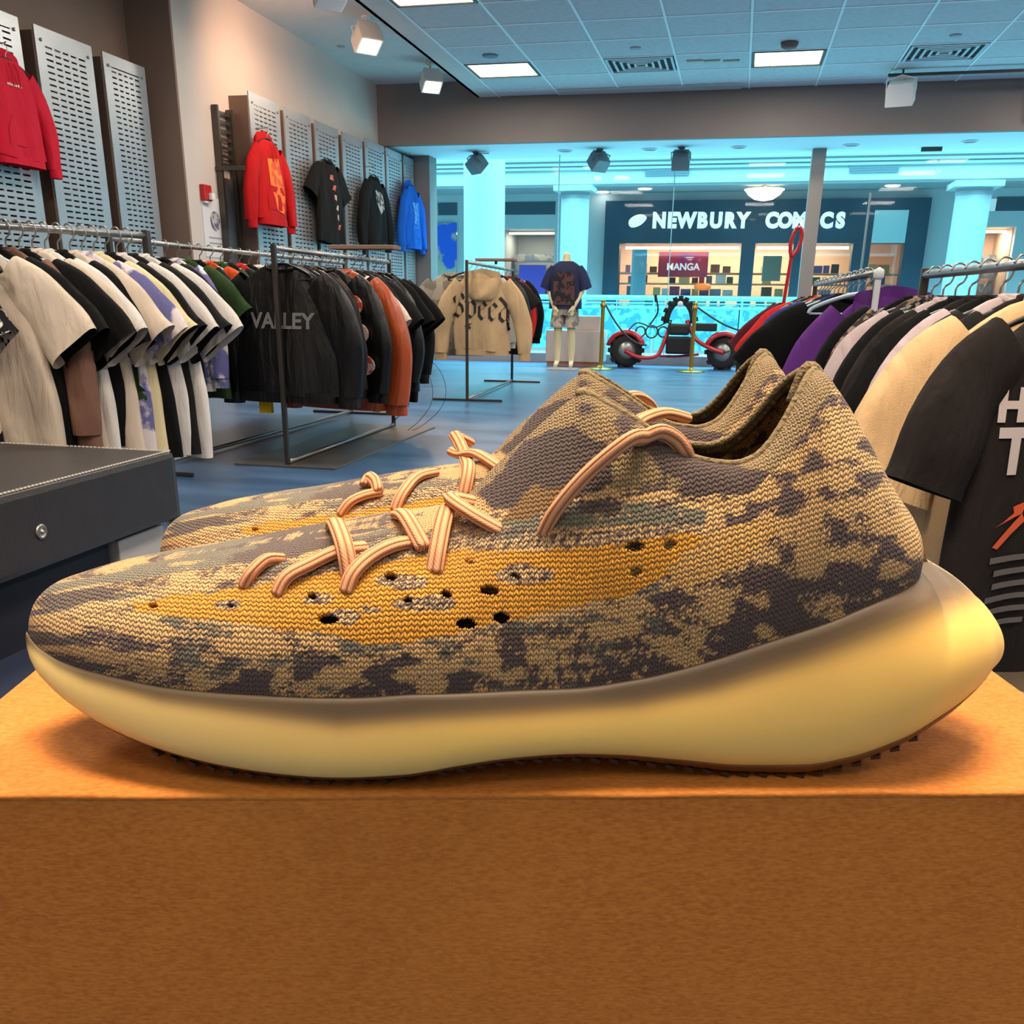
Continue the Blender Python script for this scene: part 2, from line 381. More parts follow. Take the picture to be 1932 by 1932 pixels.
# shop window
M_glass = glass_mat('window_glass', (.96, 1.0, 1.0), .008)
M_alu = mat('aluminium_frame', (150, 142, 136), .4, .6)
bx('trim_2', (XL, YG-.06, 0), (XR, YG+.08, .14), mat('window_kerb', (158, 152, 150), .6), kind='structure', label='low grey kerb under the shop window', cat='trim')
bx('trim_3', (XL, YG-.25, 0), (-4.62, YG+.1, ZLOW), mat('pilaster_grey', (128, 122, 120), .5, .3), kind='structure', label='grey pilaster at the left end of the shop window', cat='pillar')
px_ = [-4.62, -2.72, -1.05, .80]
for k in range(3):
    wn = empty('window_%d' % (k+1), (0, 0, 0)); tag(wn, ORD[k]+' tall glass pane from the left of the shop window', 'window', kind='structure')
    bx('pane', (px_[k]+.004, YG, .14), (px_[k+1]-.004, YG+.012, ZLOW), M_glass, wn)
    if k: bx('joint', (px_[k]-.006, YG-.004, .14), (px_[k]+.006, YG+.016, ZLOW), mat('silicone_joint', (150, 205, 214), .4), wn)
bx('trim_4', (.80, YG-.12, 0), (.98, YG+.12, ZLOW), M_alu, kind='structure', label='tall metal mullion between window panes and glass doors', cat='pillar')
dr = empty('door_1'); tag(dr, 'frameless glass door beside the metal mullion with a long bar handle', 'door', kind='structure')
bx('pane', (1.0, YG-.01, .02), (2.42, YG+.002, ZLOW), M_glass, dr)
MB().tube([(1.62, YG-.06, 2.35), (1.62, YG-.06, .75)], .016, 8).build('handle', M_steel, dr); bx('patch_fitting', (2.2, YG-.03, ZLOW-.05), (2.46, YG+.02, ZLOW), M_dsteel, dr)
for zz in (.9, 2.25): MB().tube([(1.62, YG-.06, zz), (1.62, YG, zz)], .01, 6).build('handle_post', M_steel, dr)
dr = empty('door_2'); tag(dr, 'second frameless glass door at the right of the shop window', 'door', kind='structure')
bx('pane', (2.46, YG-.01, .02), (4.0, YG+.002, ZLOW), M_glass, dr); bx('patch_fitting', (3.8, YG-.03, ZLOW-.05), (4.0, YG+.02, ZLOW), M_dsteel, dr)
wn = empty('window_4'); tag(wn, 'glass pane right of the doors, at the edge of the photo', 'window', kind='structure'); bx('pane', (4.02, YG, .14), (XR, YG+.012, ZLOW), M_glass, wn)
# ------------------------------------------------------------------ the mall beyond the window
YF = 30.0
M_mw = mat('mall_white', (186, 196, 200), .7, var=.03, vscale=.6)
M_mw2 = mat('mall_white_cool', (156, 168, 174), .7)
M_teal = mat('storefront_slate', (44, 74, 92), .55, var=.15, vscale=.9)
M_band = mat('fascia_dark', (62, 84, 98), .6)
bx('floor_walkway', (-30, YG+.1, -.1), (30, 18.6, -.01), mat('mall_tile', (196, 204, 204), .25, var=.08, vscale=2), kind='structure', label='pale mall walkway outside the shop window', cat='floor')
bx('floor_walkway_far', (-30, 26.4, -.3), (30, 34, -.01), MATS['mall_tile'], kind='structure', label='pale mall walkway along the far shops', cat='floor')
bx('floor_atrium', (-30, 18.6, -4.6), (30, 26.4, -4.5), MATS['mall_tile'], kind='structure', label='lower level of the mall atrium', cat='floor')
def zpx(px, py, y): return at(px, py, 1, y).z
zb = zpx(1400, 346, 27); 
bh = bx('wall_mall_bulkhead', (-30, 27, zb), (30, 27.3, 7.5), M_mw, kind='structure', label='white mall bulkhead above the far shops', cat='wall')
for k, py in enumerate((300, 309, 317)):
    z = zpx(1200, py, 27); bx('moulding', (-30, 26.94, z-.03), (30, 27, z+.03), M_mw2, bh)
z = zpx(1200, 342, 27); bx('moulding', (-30, 26.9, z-.06), (30, 27, z+.05), M_mw, bh)
zc2 = zb+.12
bx('ceiling_mall', (-30, 27.3, zc2), (30, YF+.5, zc2+.1), M_mw2, kind='structure', label='mall ceiling in front of the far shops', cat='ceiling')
def grille(px0, px1, py0, py1, label):
    a = at(px0, py0, 1, 26.98); b = at(px1, py1, 1, 26.98)
    t = empty('mall_grille', (a.x, 26.98, b.z), label=label, cat='vent', group='mall bulkhead grilles')
    w_ = b.x-a.x; h_ = a.z-b.z
    bx('backing', (0, -.01, 0), (w_, .01, h_), mat('grille_back', (96, 140, 164), .6), t)
    for k in range(7): bx('slat', (0, -.03, h_*(k+.1)/7), (w_, -.012, h_*(k+.5)/7), M_mw2, t)
grille(1218, 1300, 314, 330, 'wide grey air grille in the mall bulkhead behind the right window spotlight')
grille(1604, 1695, 309, 324, 'wide grey air grille in the mall bulkhead above the glass door')
def column(px0, px1, y, pycap, label, cap=True):
    a = at(px0, 430, 1, y); b = at(px1, 430, 1, y); r = (b.x-a.x)/2; zc_ = zpx((px0+px1)/2, pycap, y) if pycap else 8
    t = empty('mall_column', ((a.x+b.x)/2, y+r, 0), label=label, cat='column')
    MB().lathe([(r*1.25, 0), (r*1.25, .2), (r*1.03, .26), (r, .34), (r, zc_-.3)], 28).build('shaft', M_mw, t, smooth=True).data.set_sharp_from_angle(angle=.6)
    MB().lathe([(r, zc_-.3), (r*1.04, zc_-.26), (r*1.04, zc_-.2), (r*1.0, zc_-.18), (r, zc_-.13)], 28).build('necking', M_mw2, t)
    bx('capital', (-r*1.35, -r*1.35, zc_-.13), (r*1.35, r*1.35, zc_), M_mw, t)
column(866, 942, 18.0, None, 'broad white mall column just outside the window at left')
column(1053, 1106, 26.2, 350, 'white mall column behind the mannequin with a square capital')
column(1800, 1868, 26.2, 341, 'white mall column at the right with a square capital')
# far shop row: white wall pieces with openings
def fx(px, y=YF): return at(px, 430, 1, y).x
zst = zpx(1400, 378, YF); ztop = zc2
fw = MB()
def wallrect(px0, px1, pz0, pz1, y0=YF, y1=YF+.25): fw.box((px0, y0, pz0), (px1, y1, pz1))
xa = fx(1143); xb = fx(1748)
wallrect(-30, xb+40, zst, ztop)
for a_, b_ in ((fx(600), fx(826)), (fx(862), fx(946)), (fx(1047), xa), (xb, fx(1858)), (fx(1918), 30)):
    wallrect(a_, b_, 0, zst)
z1 = zpx(1000, 405, YF)
for a_, b_ in ((fx(826), fx(862)), (fx(946), fx(1047)), (fx(1858), fx(1918))): wallrect(a_, b_, zpx(1000, 432, YF), z1-.001)
fwo = fw.build('wall_mall_far', M_mw, kind='structure', label='white far wall of the mall with shop openings', cat='wall')
for a_, b_ in ((828, 863), (946, 1047), (1872, 1990)):
    bx('fascia_band', (fx(a_), YF-.02, z1), (fx(b_), YF, zpx(1000, 381, YF)), M_band, fwo)
# ---- comic shop front
zw0 = 0; zwt = zpx(1300, 460, YF)
sf = empty('storefront', (0, 0, 0), label='dark slate shop front with white block lettering across the mall', cat='storefront')
m = MB()
m.box((xa, YF-.25, zwt), (xb, YF+.2, zst))
m.build('sign_fascia', M_teal, sf)
for a_, b_ in ((1143, 1172), (1402, 1428), (1500, 1532), (1612, 1645), (1708, 1748)):
    bx('pier', (fx(a_), YF-.25, 0), (fx(b_), YF+.2, zwt), M_teal, sf)
bx('sill', (xa, YF-.2, 0), (fx(1612), YF+.1, .5), M_teal, sf)
M_swarm = mat('shop_warm_wall', (205, 172, 140), .8)
ib = MB(); ib.box((xa, YF+3.2, 0), (xb, YF+3.3, zst)); ib.box((xa, YF+.2, zwt+.3), (xb, YF+3.3, zwt+.4)); ib.box((xa-.1, YF+.2, 0), (xa, YF+3.3, zst)); ib.box((xb, YF+.2, 0), (xb+.1, YF+3.3, zst)); ib.box((xa, YF+.2, -.02), (xb, YF+3.3, 0))
ib.build('interior_shell', M_swarm, sf)
M_lamp = mat('shop_light_strip', (255, 244, 225), .6, emit=6, ecol=(255, 236, 205))
for a_, b_ in ((1180, 1398), (1432, 1498), (1536, 1608)):
    bx('light_strip', (fx(a_), YF+.3, zwt-.13), (fx(b_), YF+.36, zwt-.06), M_lamp, sf)
area_light('shop_glow', (fx(1380), YF+1.6, zwt+.2), (0, 0, 0), 6.5, 2.2, 260, (1, .84, .68), sf)
for a_, b_ in ((1172, 1402), (1428, 1500), (1532, 1612), (1645, 1708)):
    bx('pane', (fx(a_), YF+.02, .0 if a_ > 1600 else .5), (fx(b_), YF+.04, zwt), glass_mat('shop_glass', (.9, .97, 1), .05), sf)
zop = zpx(1676, 398, YF)
bx('door_light_panel', (fx(1645), YF-.27, zwt), (fx(1708), YF-.24, zop), mat('lit_opening', (170, 215, 220), .5), sf)
# letters
M_let = mat('sign_white', (240, 246, 246), .4, emit=.35, ecol=(235, 250, 250))
word = [('N', 1243), ('E', 1267), ('W', 1294), ('B', 1324), ('U', 1350), ('R', 1376), ('Y', 1401), ('C', 1455), ('O', 1480), ('M', 1507), ('I', 1536), ('C', 1558), ('S', 1584)]
for ch, px in word:
    tz = zpx(px, 417, YF-.28); hz = zpx(px, 402, YF)-zpx(px, 431, YF)
    me = text_mesh(ch, hz*1.32, .03, .034)
    o = obj('letter', me, M_let, sf, (fx(px, YF-.28), YF-.29, tz), (PI/2, 0, 0))
    o.scale = (.9, 1, 1)
# emblem: plain pointed oval, face left out
ea = MB(); cxp = fx(1203, YF-.28); czp = zpx(1203, 417, YF-.28)
pts = []
for k in range(36):
    a = 2*PI*k/36; rx = .25*(1+.16*math.cos(a-.6)**3); rz = .17; pts.append((cxp-.04+rx*math.cos(a)+.05*math.sin(a), czp+rz*math.sin(a)+.04*math.cos(a)))
ea.prism(pts, YF-.33, YF-.26, 1).build('emblem', M_let, sf)
# banner and goods inside
bx('banner_manga', (fx(1244), YF+.42, zpx(1290, 522, YF)), (fx(1340), YF+.46, zpx(1290, 474, YF)), mat('banner_red', (206, 44, 66), .6, rgb2=(150, 40, 110), vscale=.5), label='red banner with white lettering in the slate shop window', cat='banner')
bn = bpy.data.objects['banner_manga']; bn.name = 'window_banner'
me = text_mesh('MANGA', .27, .01, .006); obj('lettering', me, mat('banner_letter', (250, 235, 228), .5, emit=.3), bn, (fx(1292), YF+.41, zpx(1292, 503, YF)), (PI/2, 0, 0))
bx('window_curtain', (fx(1193), YF+.3, .5), (fx(1222), YF+.38, zwt-.1), mat('pale_panel', (150, 190, 200), .7), label='pale hanging panel in the slate shop window beside the banner', cat='panel')
bx('window_poster', (fx(1446), YF+.3, zpx(1460, 530, YF)), (fx(1482), YF+.34, zpx(1460, 482, YF)), mat('poster_green', (128, 140, 122), .7), label='grey green poster in the narrow window of the slate shop', cat='poster')
cols = [(200, 60, 50), (60, 70, 120), (220, 190, 120), (50, 50, 55), (120, 150, 170), (225, 140, 70), (230, 225, 215), (70, 110, 80), (160, 60, 100), (90, 60, 50)]
rr = random.Random(3)
CN = ['red', 'navy', 'sand', 'black', 'grey blue', 'orange', 'white', 'green', 'magenta', 'brown']; SN = {.532: 'first', .832: 'second', 1.132: 'third', 1.482: 'fourth', 1.782: 'fifth'}; WN = {1176: 'wide left', 1432: 'narrow middle', 1534: 'right', 1648: 'doorway'}
for a_, b_ in ((1176, 1398), (1432, 1498), (1534, 1610), (1648, 1706)):
    for z in (.532, .832, 1.132, 1.482, 1.782):
        x = fx(a_)+.05+rr.uniform(0, .2)
        while True:
            w_ = rr.uniform(.13, .34); h_ = rr.uniform(.16, .26); y = YF+rr.uniform(.56, .75)
            if x+w_ > fx(b_)-.05: break
            if rr.random() < .93:
                c = rr.choice(cols)
                bx('merchandise_box', (x, y, z), (x+w_, y+.12, z+h_), mat('goods_%d' % cols.index(c), c, .6), label='small %s goods on the %s shelf up, %s slate shop window' % (CN[cols.index(c)], SN[z], WN[a_]), cat='merchandise', group='goods in the slate shop window')
            x += w_+rr.uniform(.02, .12)
for k, z in enumerate((.53, .83, 1.13, 1.48, 1.78)):
    bx('display_shelf', (xa+.2, YF+.5, z-.03), (xb-.2, YF+1.75, z), M_swarm, label=ORD[k]+' display shelf from the bottom inside the slate shop', cat='shelf')
p0 = zpx(1330, 541, YF); MB().lathe([(.0, -.1), (.2, -.09), (.26, 0), (.2, .09), (0, .1)], 16).build('orange_ornament', mat('orange_glow', (240, 120, 50), .5, emit=.4), smooth=True, loc=(fx(1333), YF+.2, p0), label='round orange ornament low in the slate shop window', cat='ornament')
# neighbours
def shop_box(px0, px1, py0, z0, mwall, label, glow, gcol):
    t = empty('neighbour_shop', (0, 0, 0), label=label, cat='shop')
    x0 = fx(px0); x1 = fx(px1); zt = zpx(1000, py0, YF)
    s_ = MB(); s_.box((x0, YF+2.2, 0), (x1, YF+2.3, zt)); s_.box((x0-.1, YF+.25, 0), (x0, YF+2.3, zt)); s_.box((x1, YF+.25, 0), (x1+.1, YF+2.3, zt)); s_.box((x0, YF+.25, zt), (x1, YF+2.3, zt+.1)); s_.box((x0, YF+.25, -.02), (x1, YF+2.3, 0))
    s_.build('interior_shell', mwall, t)
    bx('pane', (x0, YF+.1, 0), (x1, YF+.12, zt), MATS['shop_glass'], t)
    for k in range(5): bx('shelf_row', (x0+.1, YF+1.2, .5+.4*k), (x1-.1, YF+1.6, .72+.4*k), mat('dark_goods', (70, 76, 84), .6, rgb2=(120, 110, 100), vscale=7), t)
    area_light('shop_glow', ((x0+x1)/2, YF+1.0, zt-.05), (0, 0, 0), (x1-x0)*.7, .8, glow, gcol, t)
    bx('light_strip', (x0+.1, YF+.5, zt-.12), (x1-.1, YF+.55, zt-.06), M_lamp, t)
shop_box(948, 1046, 432, 0, mat('grey_shop_wall', (120, 116, 110), .8), 'shop with dark goods on shelves between the two left mall columns', 60, (1, .85, .7))
shop_box(1860, 1917, 432, 0, mat('tan_shop_wall', (176, 140, 112), .8), 'small tan shop opening at the right edge behind the right mall column', 60, (1, .82, .62))
shop_box(828, 861, 432, 0, MATS['grey_shop_wall'], 'narrow shop opening at the far left behind the broad column', 30, (1, .85, .7))
bx('purple_panel', (fx(981), YF-.05, .3), (fx(1031), YF+.08, zpx(1000, 500, YF)), mat('purple_vinyl', (104, 84, 190), .6), label='plain purple panel low in the dark goods shop window', cat='panel')
bp = bx('blue_poster', (fx(826), YF-.08, .4), (fx(862), YF-.03, zpx(840, 421, YF)), mat('poster_blue', (40, 96, 220), .6, rgb2=(190, 180, 160), vscale=1.4), label='tall blue poster at the left end of the far shops', cat='poster')
# mall lights
def dl(px, py, label):
    p = at(px, py, 2, zc2); p.y = min(max(p.y, 27.6), 29.7)
    MB().lathe([(.16, -.02), (.2, 0)], 16).build('mall_downlight', mat('mall_lamp', (255, 250, 235), .5, emit=5), loc=(p.x, p.y, zc2), label=label, cat='downlight')
dl(1217, 356, 'lit downlight over the left end of the slate shop'); dl(1684, 350, 'lit downlight in the mall ceiling seen through the glass door'); dl(1158, 380, 'lit downlight at the left corner of the slate shop front')
p = at(1443, 350, 1, 28.4)
bl = empty('bowl_lamp', (p.x, 28.4, zc2-.01), label='shallow glowing bowl lamp hanging before the slate shop sign', cat='lamp')
MB().lathe([(.03, -.40), (.25, -.36), (.42, -.25), (.5, -.14), (.53, -.13), (.53, -.11), (.44, -.18), (.2, -.28)], 24).build('bowl', mat('bowl_glass', (255, 236, 205), .5, emit=1.6), bl, smooth=True)
for a in range(3): MB().tube([(.5*math.cos(a*2.1), .5*math.sin(a*2.1), -.14), (0, 0, -.005)], .008, 5).build('chain', M_dsteel, bl)
# railings
M_rg = mat('etched_rail_glass', (120, 214, 224), .25, rgb2=(70, 160, 186), vscale=5, vdetail=8)
def railing(y, label, ztop_=.97):
    t = empty('glass_railing', (0, y, 0), label=label, cat='railing')
    MB().tube([(-16, 0, ztop_), (16, 0, ztop_)], .035, 8).build('top_rail', mat('rail_aqua', (140, 220, 228), .3, .2), t)
    MB().tube([(-16, 0, ztop_-.16), (16, 0, ztop_-.16)], .02, 8).build('mid_rail', MATS['rail_aqua'], t)
    for k in range(20): bx('glass_panel', (-15.9+1.6*k, -.01, .06), (-14.4+1.6*k, .01, ztop_-.2), M_rg, t)
    for k in range(21): MB().tube([(-15.95+1.6*k, 0, 0), (-15.95+1.6*k, 0, ztop_)], .02, 6).build('post', MATS['rail_aqua'], t)
railing(18.5, 'glass balustrade with round rails just outside the shop window')
railing(26.0, 'glass balustrade along the far side of the mall atrium', 1.05)
# ------------------------------------------------------------------ clothes, hangers, racks
def fabric(name, rgb, rough=.85, rgb2=None, vscale=6., var=.06, bump=.5, bscale=500, spec=.2, mapping=None):
    m = mat('cloth_'+name, rgb, rough, var=var, vscale=vscale, rgb2=rgb2, bump=bump, bscale=bscale, spec=spec, mapping=mapping)
    nt = m.node_tree; b = nt.nodes['Principled BSDF']       # creases: long vertical wrinkles added to the weave
    old = b.inputs['Normal'].links[0].from_node
    tc = nt.nodes.new('ShaderNodeTexCoord'); mp = nt.nodes.new('ShaderNodeMapping'); mp.inputs['Scale'].default_value = (13, 13, 3.2); mp.inputs['Rotation'].default_value = (0, .35, 0)
    n = nt.nodes.new('ShaderNodeTexNoise'); n.inputs['Scale'].default_value = 1.0; n.inputs['Detail'].default_value = 3; n.inputs['Distortion'].default_value = .6
    bp = nt.nodes.new('ShaderNodeBump'); bp.inputs['Strength'].default_value = .75; bp.inputs['Distance'].default_value = .03
    nt.links.new(tc.outputs['Object'], mp.inputs[0]); nt.links.new(mp.outputs[0], n.inputs['Vector']); nt.links.new(n.outputs['Fac'], bp.inputs['Height'])
    nt.links.new(bp.outputs[0], old.inputs['Normal'])
    return m
F = dict(
 cream=fabric('cream', (226, 206, 184)), white=fabric('white', (232, 222, 212)), black=fabric('black', (13, 12, 12)), charcoal=fabric('charcoal', (27, 25, 24)),
 taupe=fabric('taupe', (132, 96, 80)), navy=fabric('navy', (26, 28, 58)), tiedye=fabric('tiedye', (226, 214, 214), rgb2=(112, 110, 160), vscale=7), bandana=fabric('bandana', (226, 218, 208), rgb2=(26, 24, 28), vscale=26, vdetail=2) if False else fabric('bandana', (226, 218, 208), rgb2=(26, 24, 28), vscale=26),
 ivory=fabric('ivory', (232, 214, 168)), green=fabric('green', (48, 70, 36)), red=fabric('red', (196, 40, 34)), orange=fabric('orange', (206, 78, 36)), maroon=fabric('maroon', (88, 26, 40)), blue=fabric('blue', (36, 56, 132)),
 grey=fabric('grey', (142, 132, 120)), camo=fabric('camo', (28, 24, 21), rgb2=(74, 58, 42), vscale=16), leather=fabric('leather', (15, 13, 12), .45, spec=.35, bump=.2, bscale=90), rust=fabric('rust_leather', (176, 76, 34), .38, spec=.5, bump=.2, bscale=90),
 plum=fabric('plum', (38, 30, 38)), sand=fabric('sand', (190, 158, 118)), stone=fabric('stone', (120, 112, 100), rgb2=(160, 150, 134), vscale=9), purple=fabric('purple', (104, 52, 130)), lavender=fabric('lavender', (196, 176, 176)), tan=fabric('tan', (214, 176, 130)),
 snake=fabric('snake', (150, 128, 110), rgb2=(60, 50, 46), vscale=34), darkbrown=fabric('darkbrown', (32, 26, 23)), crimson=fabric('crimson', (196, 26, 50)), scarlet=fabric('scarlet', (168, 14, 18)), royal=fabric('royal', (20, 92, 190)), silver=fabric('silver', (170, 168, 160)), yellow=fabric('yellow', (206, 164, 20)), studs=fabric('studs', (24, 22, 22), rgb2=(130, 124, 118), vscale=60))
NAMES = dict(bandana='bandana print', tiedye='violet tie-dye', camo='brown camouflage', leather='black leather', rust='rust orange leather', snake='grey snake print', studs='studded black', darkbrown='dark brown', stone='mottled stone grey')
def cname(k): return NAMES.get(k, k)

def supr(a, e): 
    c = math.cos(a); s = math.sin(a)
    return math.copysign(abs(c)**e, c), math.copysign(abs(s)**e, s)
def torso(seed, hs, hb, L, drop=.075, slope=.06, thick=.034, fold=.012, neck=.085, boxy=.75):
    r = random.Random(seed); K = 40; rows = []; nz = 26
    ph = [r.uniform(0, 6.28) for _ in range(6)]; ks = [r.uniform(4, 7), r.uniform(7, 11), r.uniform(2, 4)]
    for i in range(nz+1):
        t = i/nz
        if t < .24:
            q = t/.24; z = -drop-slope*1.7*q**1.2; hw = neck+(hs-neck)*(q**.8); ht = .012+(.022)*q
        else:
            q = (t-.24)/.76; z = -drop-slope*1.7-(L-slope*1.7)*q; hw = hs+(hb-hs)*min(1, q*1.6); ht = .034+(thick-.034)*q+.008*math.sin(q*3.1)
        g = max(0, (t-.15))/.85
        row = []
        for j in range(K):
            a = 2*PI*j/K; cx, sy = supr(a, boxy); x = cx*hw; y = sy*ht
            f = fold*g*(math.sin(ks[0]*x/hb+ph[0]+1.5*g)+.6*math.sin(ks[1]*x/hb+ph[1]-2*g)+.4*math.sin(ks[2]*x/hb+ph[2]))
            y += f*(1 if sy < 0 else .6)
            zz = z+(.012*math.sin(3*x/hb+ph[3])*g if t > .9 else 0)
            x += .012*g*math.sin(ph[4]+5*g)
            row.append((x, y, zz))
        rows.append(row)
    return MB().rings(rows)
def sleeve(path, seed, side=1):
    r = random.Random(seed+side*17); K = 18; rows = []; ph = r.uniform(0, 6.28); ph2 = r.uniform(0, 6.28); sw = r.uniform(-.02, .02)
    pp = smooth_path([(p[0], p[1], 0) for p in path], 6); n = len(pp)
    hw = np.interp(np.linspace(0, len(path)-1, n), range(len(path)), [p[2] for p in path]); ht = np.interp(np.linspace(0, len(path)-1, n), range(len(path)), [p[3] for p in path])
    for i in range(n):
        a_ = pp[max(i-1, 0)]; b_ = pp[min(i+1, n-1)]; d = (b_-a_).normalized(); nr = Vector((-d.y, d.x, 0)); t = i/(n-1)
        row = []
        for j in range(K):
            a = 2*PI*j/K; cx, sy = supr(a, .8)
            w_ = hw[i]*cx; y = sy*ht[i]+sw*t+.010*t*math.sin(3*cx+ph+3*t)+.007*math.sin(9*t+ph2)*t*abs(sy)
            p = pp[i]+nr*(w_*(1+.05*math.sin(14*t+ph)*t))
            row.append((side*p.x, y, p.y))
        rows.append(row)
    return MB().rings(rows)
GCACHE = {}
SPEC = {  # half shoulder, half body, length, sleeve path (x, z, half width, half thickness), thickness
 'tee0': (.23, .29, .72, [(.17, -.165, .075, .03), (.27, -.24, .10, .032), (.37, -.40, .115, .04)], .05),
 'tee1': (.24, .30, .76, [(.17, -.165, .075, .03), (.28, -.25, .10, .034), (.40, -.40, .12, .036)], .042),
 'tee2': (.22, .27, .70, [(.17, -.165, .075, .03), (.26, -.25, .095, .03), (.34, -.42, .11, .045)], .055),
 'tee3': (.235, .28, .74, [(.17, -.165, .08, .03), (.255, -.25, .095, .035), (.315, -.42, .10, .045)], .05),
 'tee4': (.245, .28, .74, [(.19, -.165, .08, .03), (.295, -.255, .085, .035), (.36, -.42, .09, .045)], .05),
 'hood0': (.21, .235, .60, [(.165, -.165, .08, .03), (.265, -.29, .082, .04), (.335, -.48, .075, .04), (.35, -.70, .055, .036)], .06),
 'long0': (.23, .27, .66, [(.17, -.165, .08, .03), (.255, -.27, .085, .036), (.30, -.46, .075, .036), (.305, -.70, .055, .034)], .055),
 'long1': (.23, .28, .63, [(.17, -.165, .08, .03), (.26, -.27, .09, .04), (.31, -.45, .085, .04), (.30, -.68, .06, .036)], .07),
 'coat0': (.25, .30, .62, [(.18, -.165, .085, .034), (.28, -.28, .10, .045), (.34, -.48, .095, .045), (.335, -.70, .065, .04)], .085),
}
def gmesh(kind, seed):
    key = (kind, seed)
    if key in GCACHE: return GCACHE[key]
    hs, hb, L, sp, th = SPEC[kind]
    ms = {}
    ms['torso'] = torso(seed, hs, hb, L, thick=th, fold=.013 if kind[0] == 't' else .011).mesh('torso', True)
    for sd in (-1, 1): ms['sleeve%d' % sd] = sleeve(sp, seed, sd).mesh('sleeve', True)
    nk = MB().tube([(.088*math.cos(a*PI/12), .030*math.sin(a*PI/12), -.078-.018*(math.sin(a*PI/12) < -.2)*abs(math.sin(a*PI/12))) for a in range(24)], .009, 6, close=True)
    ms['collar'] = nk.mesh('collar', True)
    if kind[0] != 't':
        e = sp[-1]
        for sd in (-1, 1):
            rows = []
            for q in range(4):
                z = e[1]+.004-.02*q; rows.append([(sd*e[0]+supr(2*PI*j/16, .8)[0]*(e[2]-.006), supr(2*PI*j/16, .8)[1]*(e[3]-.004), z) for j in range(16)])
            ms['cuff%d' % sd] = MB().rings(rows).mesh('cuff', True)
        rows = []
        for q in range(4):
            z = -.075-L+.012-.018*q; rows.append([(supr(2*PI*j/32, .75)[0]*(hb-.012), supr(2*PI*j/32, .75)[1]*(th+.004), z) for j in range(32)])
        ms['hem_band'] = MB().rings(rows).mesh('hem_band', True)
    GCACHE[key] = ms
    return ms
def hood_mesh(seed):
    key = ('hood', seed)
    if key in GCACHE: return GCACHE[key]
    rows = []; r = random.Random(seed)
    for i in range(15):           # a soft pouch lying on the back, open along its upper rim
        t = i/14; z = -.085-.20*math.sin(t*PI/2); w_ = .150*math.cos(t*PI/2*.93)**.55; d = .058*math.sin((.25+.75*t)*PI*.62)*math.cos(t*PI/2*.9)**.35
        rows.append([(w_*math.cos(a), -.030+d*math.sin(a)*(1.2 if math.sin(a) < 0 else .35)+.006*math.sin(4*a+8*t), z+.04*(1-t)*math.sin(a)+.004*math.sin(5*a)*(1-t)) for a in [2*PI*j/28 for j in range(28)]])
    m = MB().rings(rows); m.f.append(tuple(len(m.v)-28+j for j in range(28)))
    GCACHE[key] = m.mesh('hood', True); return GCACHE[key]
def print_on(txtmesh, tmesh, off=.003, side=-1):
    """lay flat lettering (drawn in XY) onto a torso, facing -y"""
    bv = BVHTree.FromPolygons([v.co.copy() for v in tmesh.vertices], [tuple(p.vertices) for p in tmesh.polygons])
    bm = bmesh.new(); bm.from_mesh(txtmesh); bmesh.ops.triangulate(bm, faces=bm.faces)
    for _ in range(2):
        bmesh.ops.subdivide_edges(bm, edges=[e for e in bm.edges if e.calc_length() > .03], cuts=1); bmesh.ops.triangulate(bm, faces=bm.faces)
    for v in bm.verts:
        h = bv.ray_cast(Vector((v.co.x, side*1.0, v.co.y)), Vector((0, -side, 0)))
        y = h[0].y if h[0] else -.05
        v.co = Vector((v.co.x, y+side*(off+v.co.z*.3), v.co.y))
    bm.to_mesh(txtmesh); bm.free(); return txtmesh
HANG = {}
def hanger(loc, rz, mt, label, group):
    if not HANG:
        hk = smooth_path([(.0, 0, -.075), (.0, 0, -.042), (.018, 0, -.026), (.024, 0, -.004), (.012, 0, .018), (-.010, 0, .019), (-.022, 0, .002)], 4)
        HANG['hook'] = MB().tube(hk, .0028, 6).mesh('hook', True)
        sh = smooth_path([(-.205, 0, -.150), (-.19, 0, -.128), (-.10, 0, -.092), (0, 0, -.072), (.10, 0, -.092), (.19, 0, -.128), (.205, 0, -.150)], 4)
        HANG['shoulder_bar'] = MB().tube(sh, .007, 6, flat=1.3).mesh('shoulder_bar', True)
        HANG['trouser_bar'] = MB().tube([(-.203, 0, -.15), (.203, 0, -.15)], .004, 6).mesh('trouser_bar', True)
    t = empty('clothes_hanger', loc, rz, label, 'hanger', group)
    obj('hook', HANG['hook'], M_steel, t, objmat=True); obj('shoulder_bar', HANG['shoulder_bar'], mt, t, objmat=True); obj('trouser_bar', HANG['trouser_bar'], mt, t, objmat=True)
    return t
KN = {'t': 'short-sleeve tee', 'l': 'long-sleeve top', 'c': 'jacket', 'h': 'hoodie'}; KC = {'t': 't-shirt', 'l': 'sweatshirt', 'c': 'jacket', 'h': 'hoodie'}
OFFN = {'t': 'tee_shirt', 'l': 'long_sleeve_top', 'c': 'hanging_jacket', 'h': 'hoodie'}
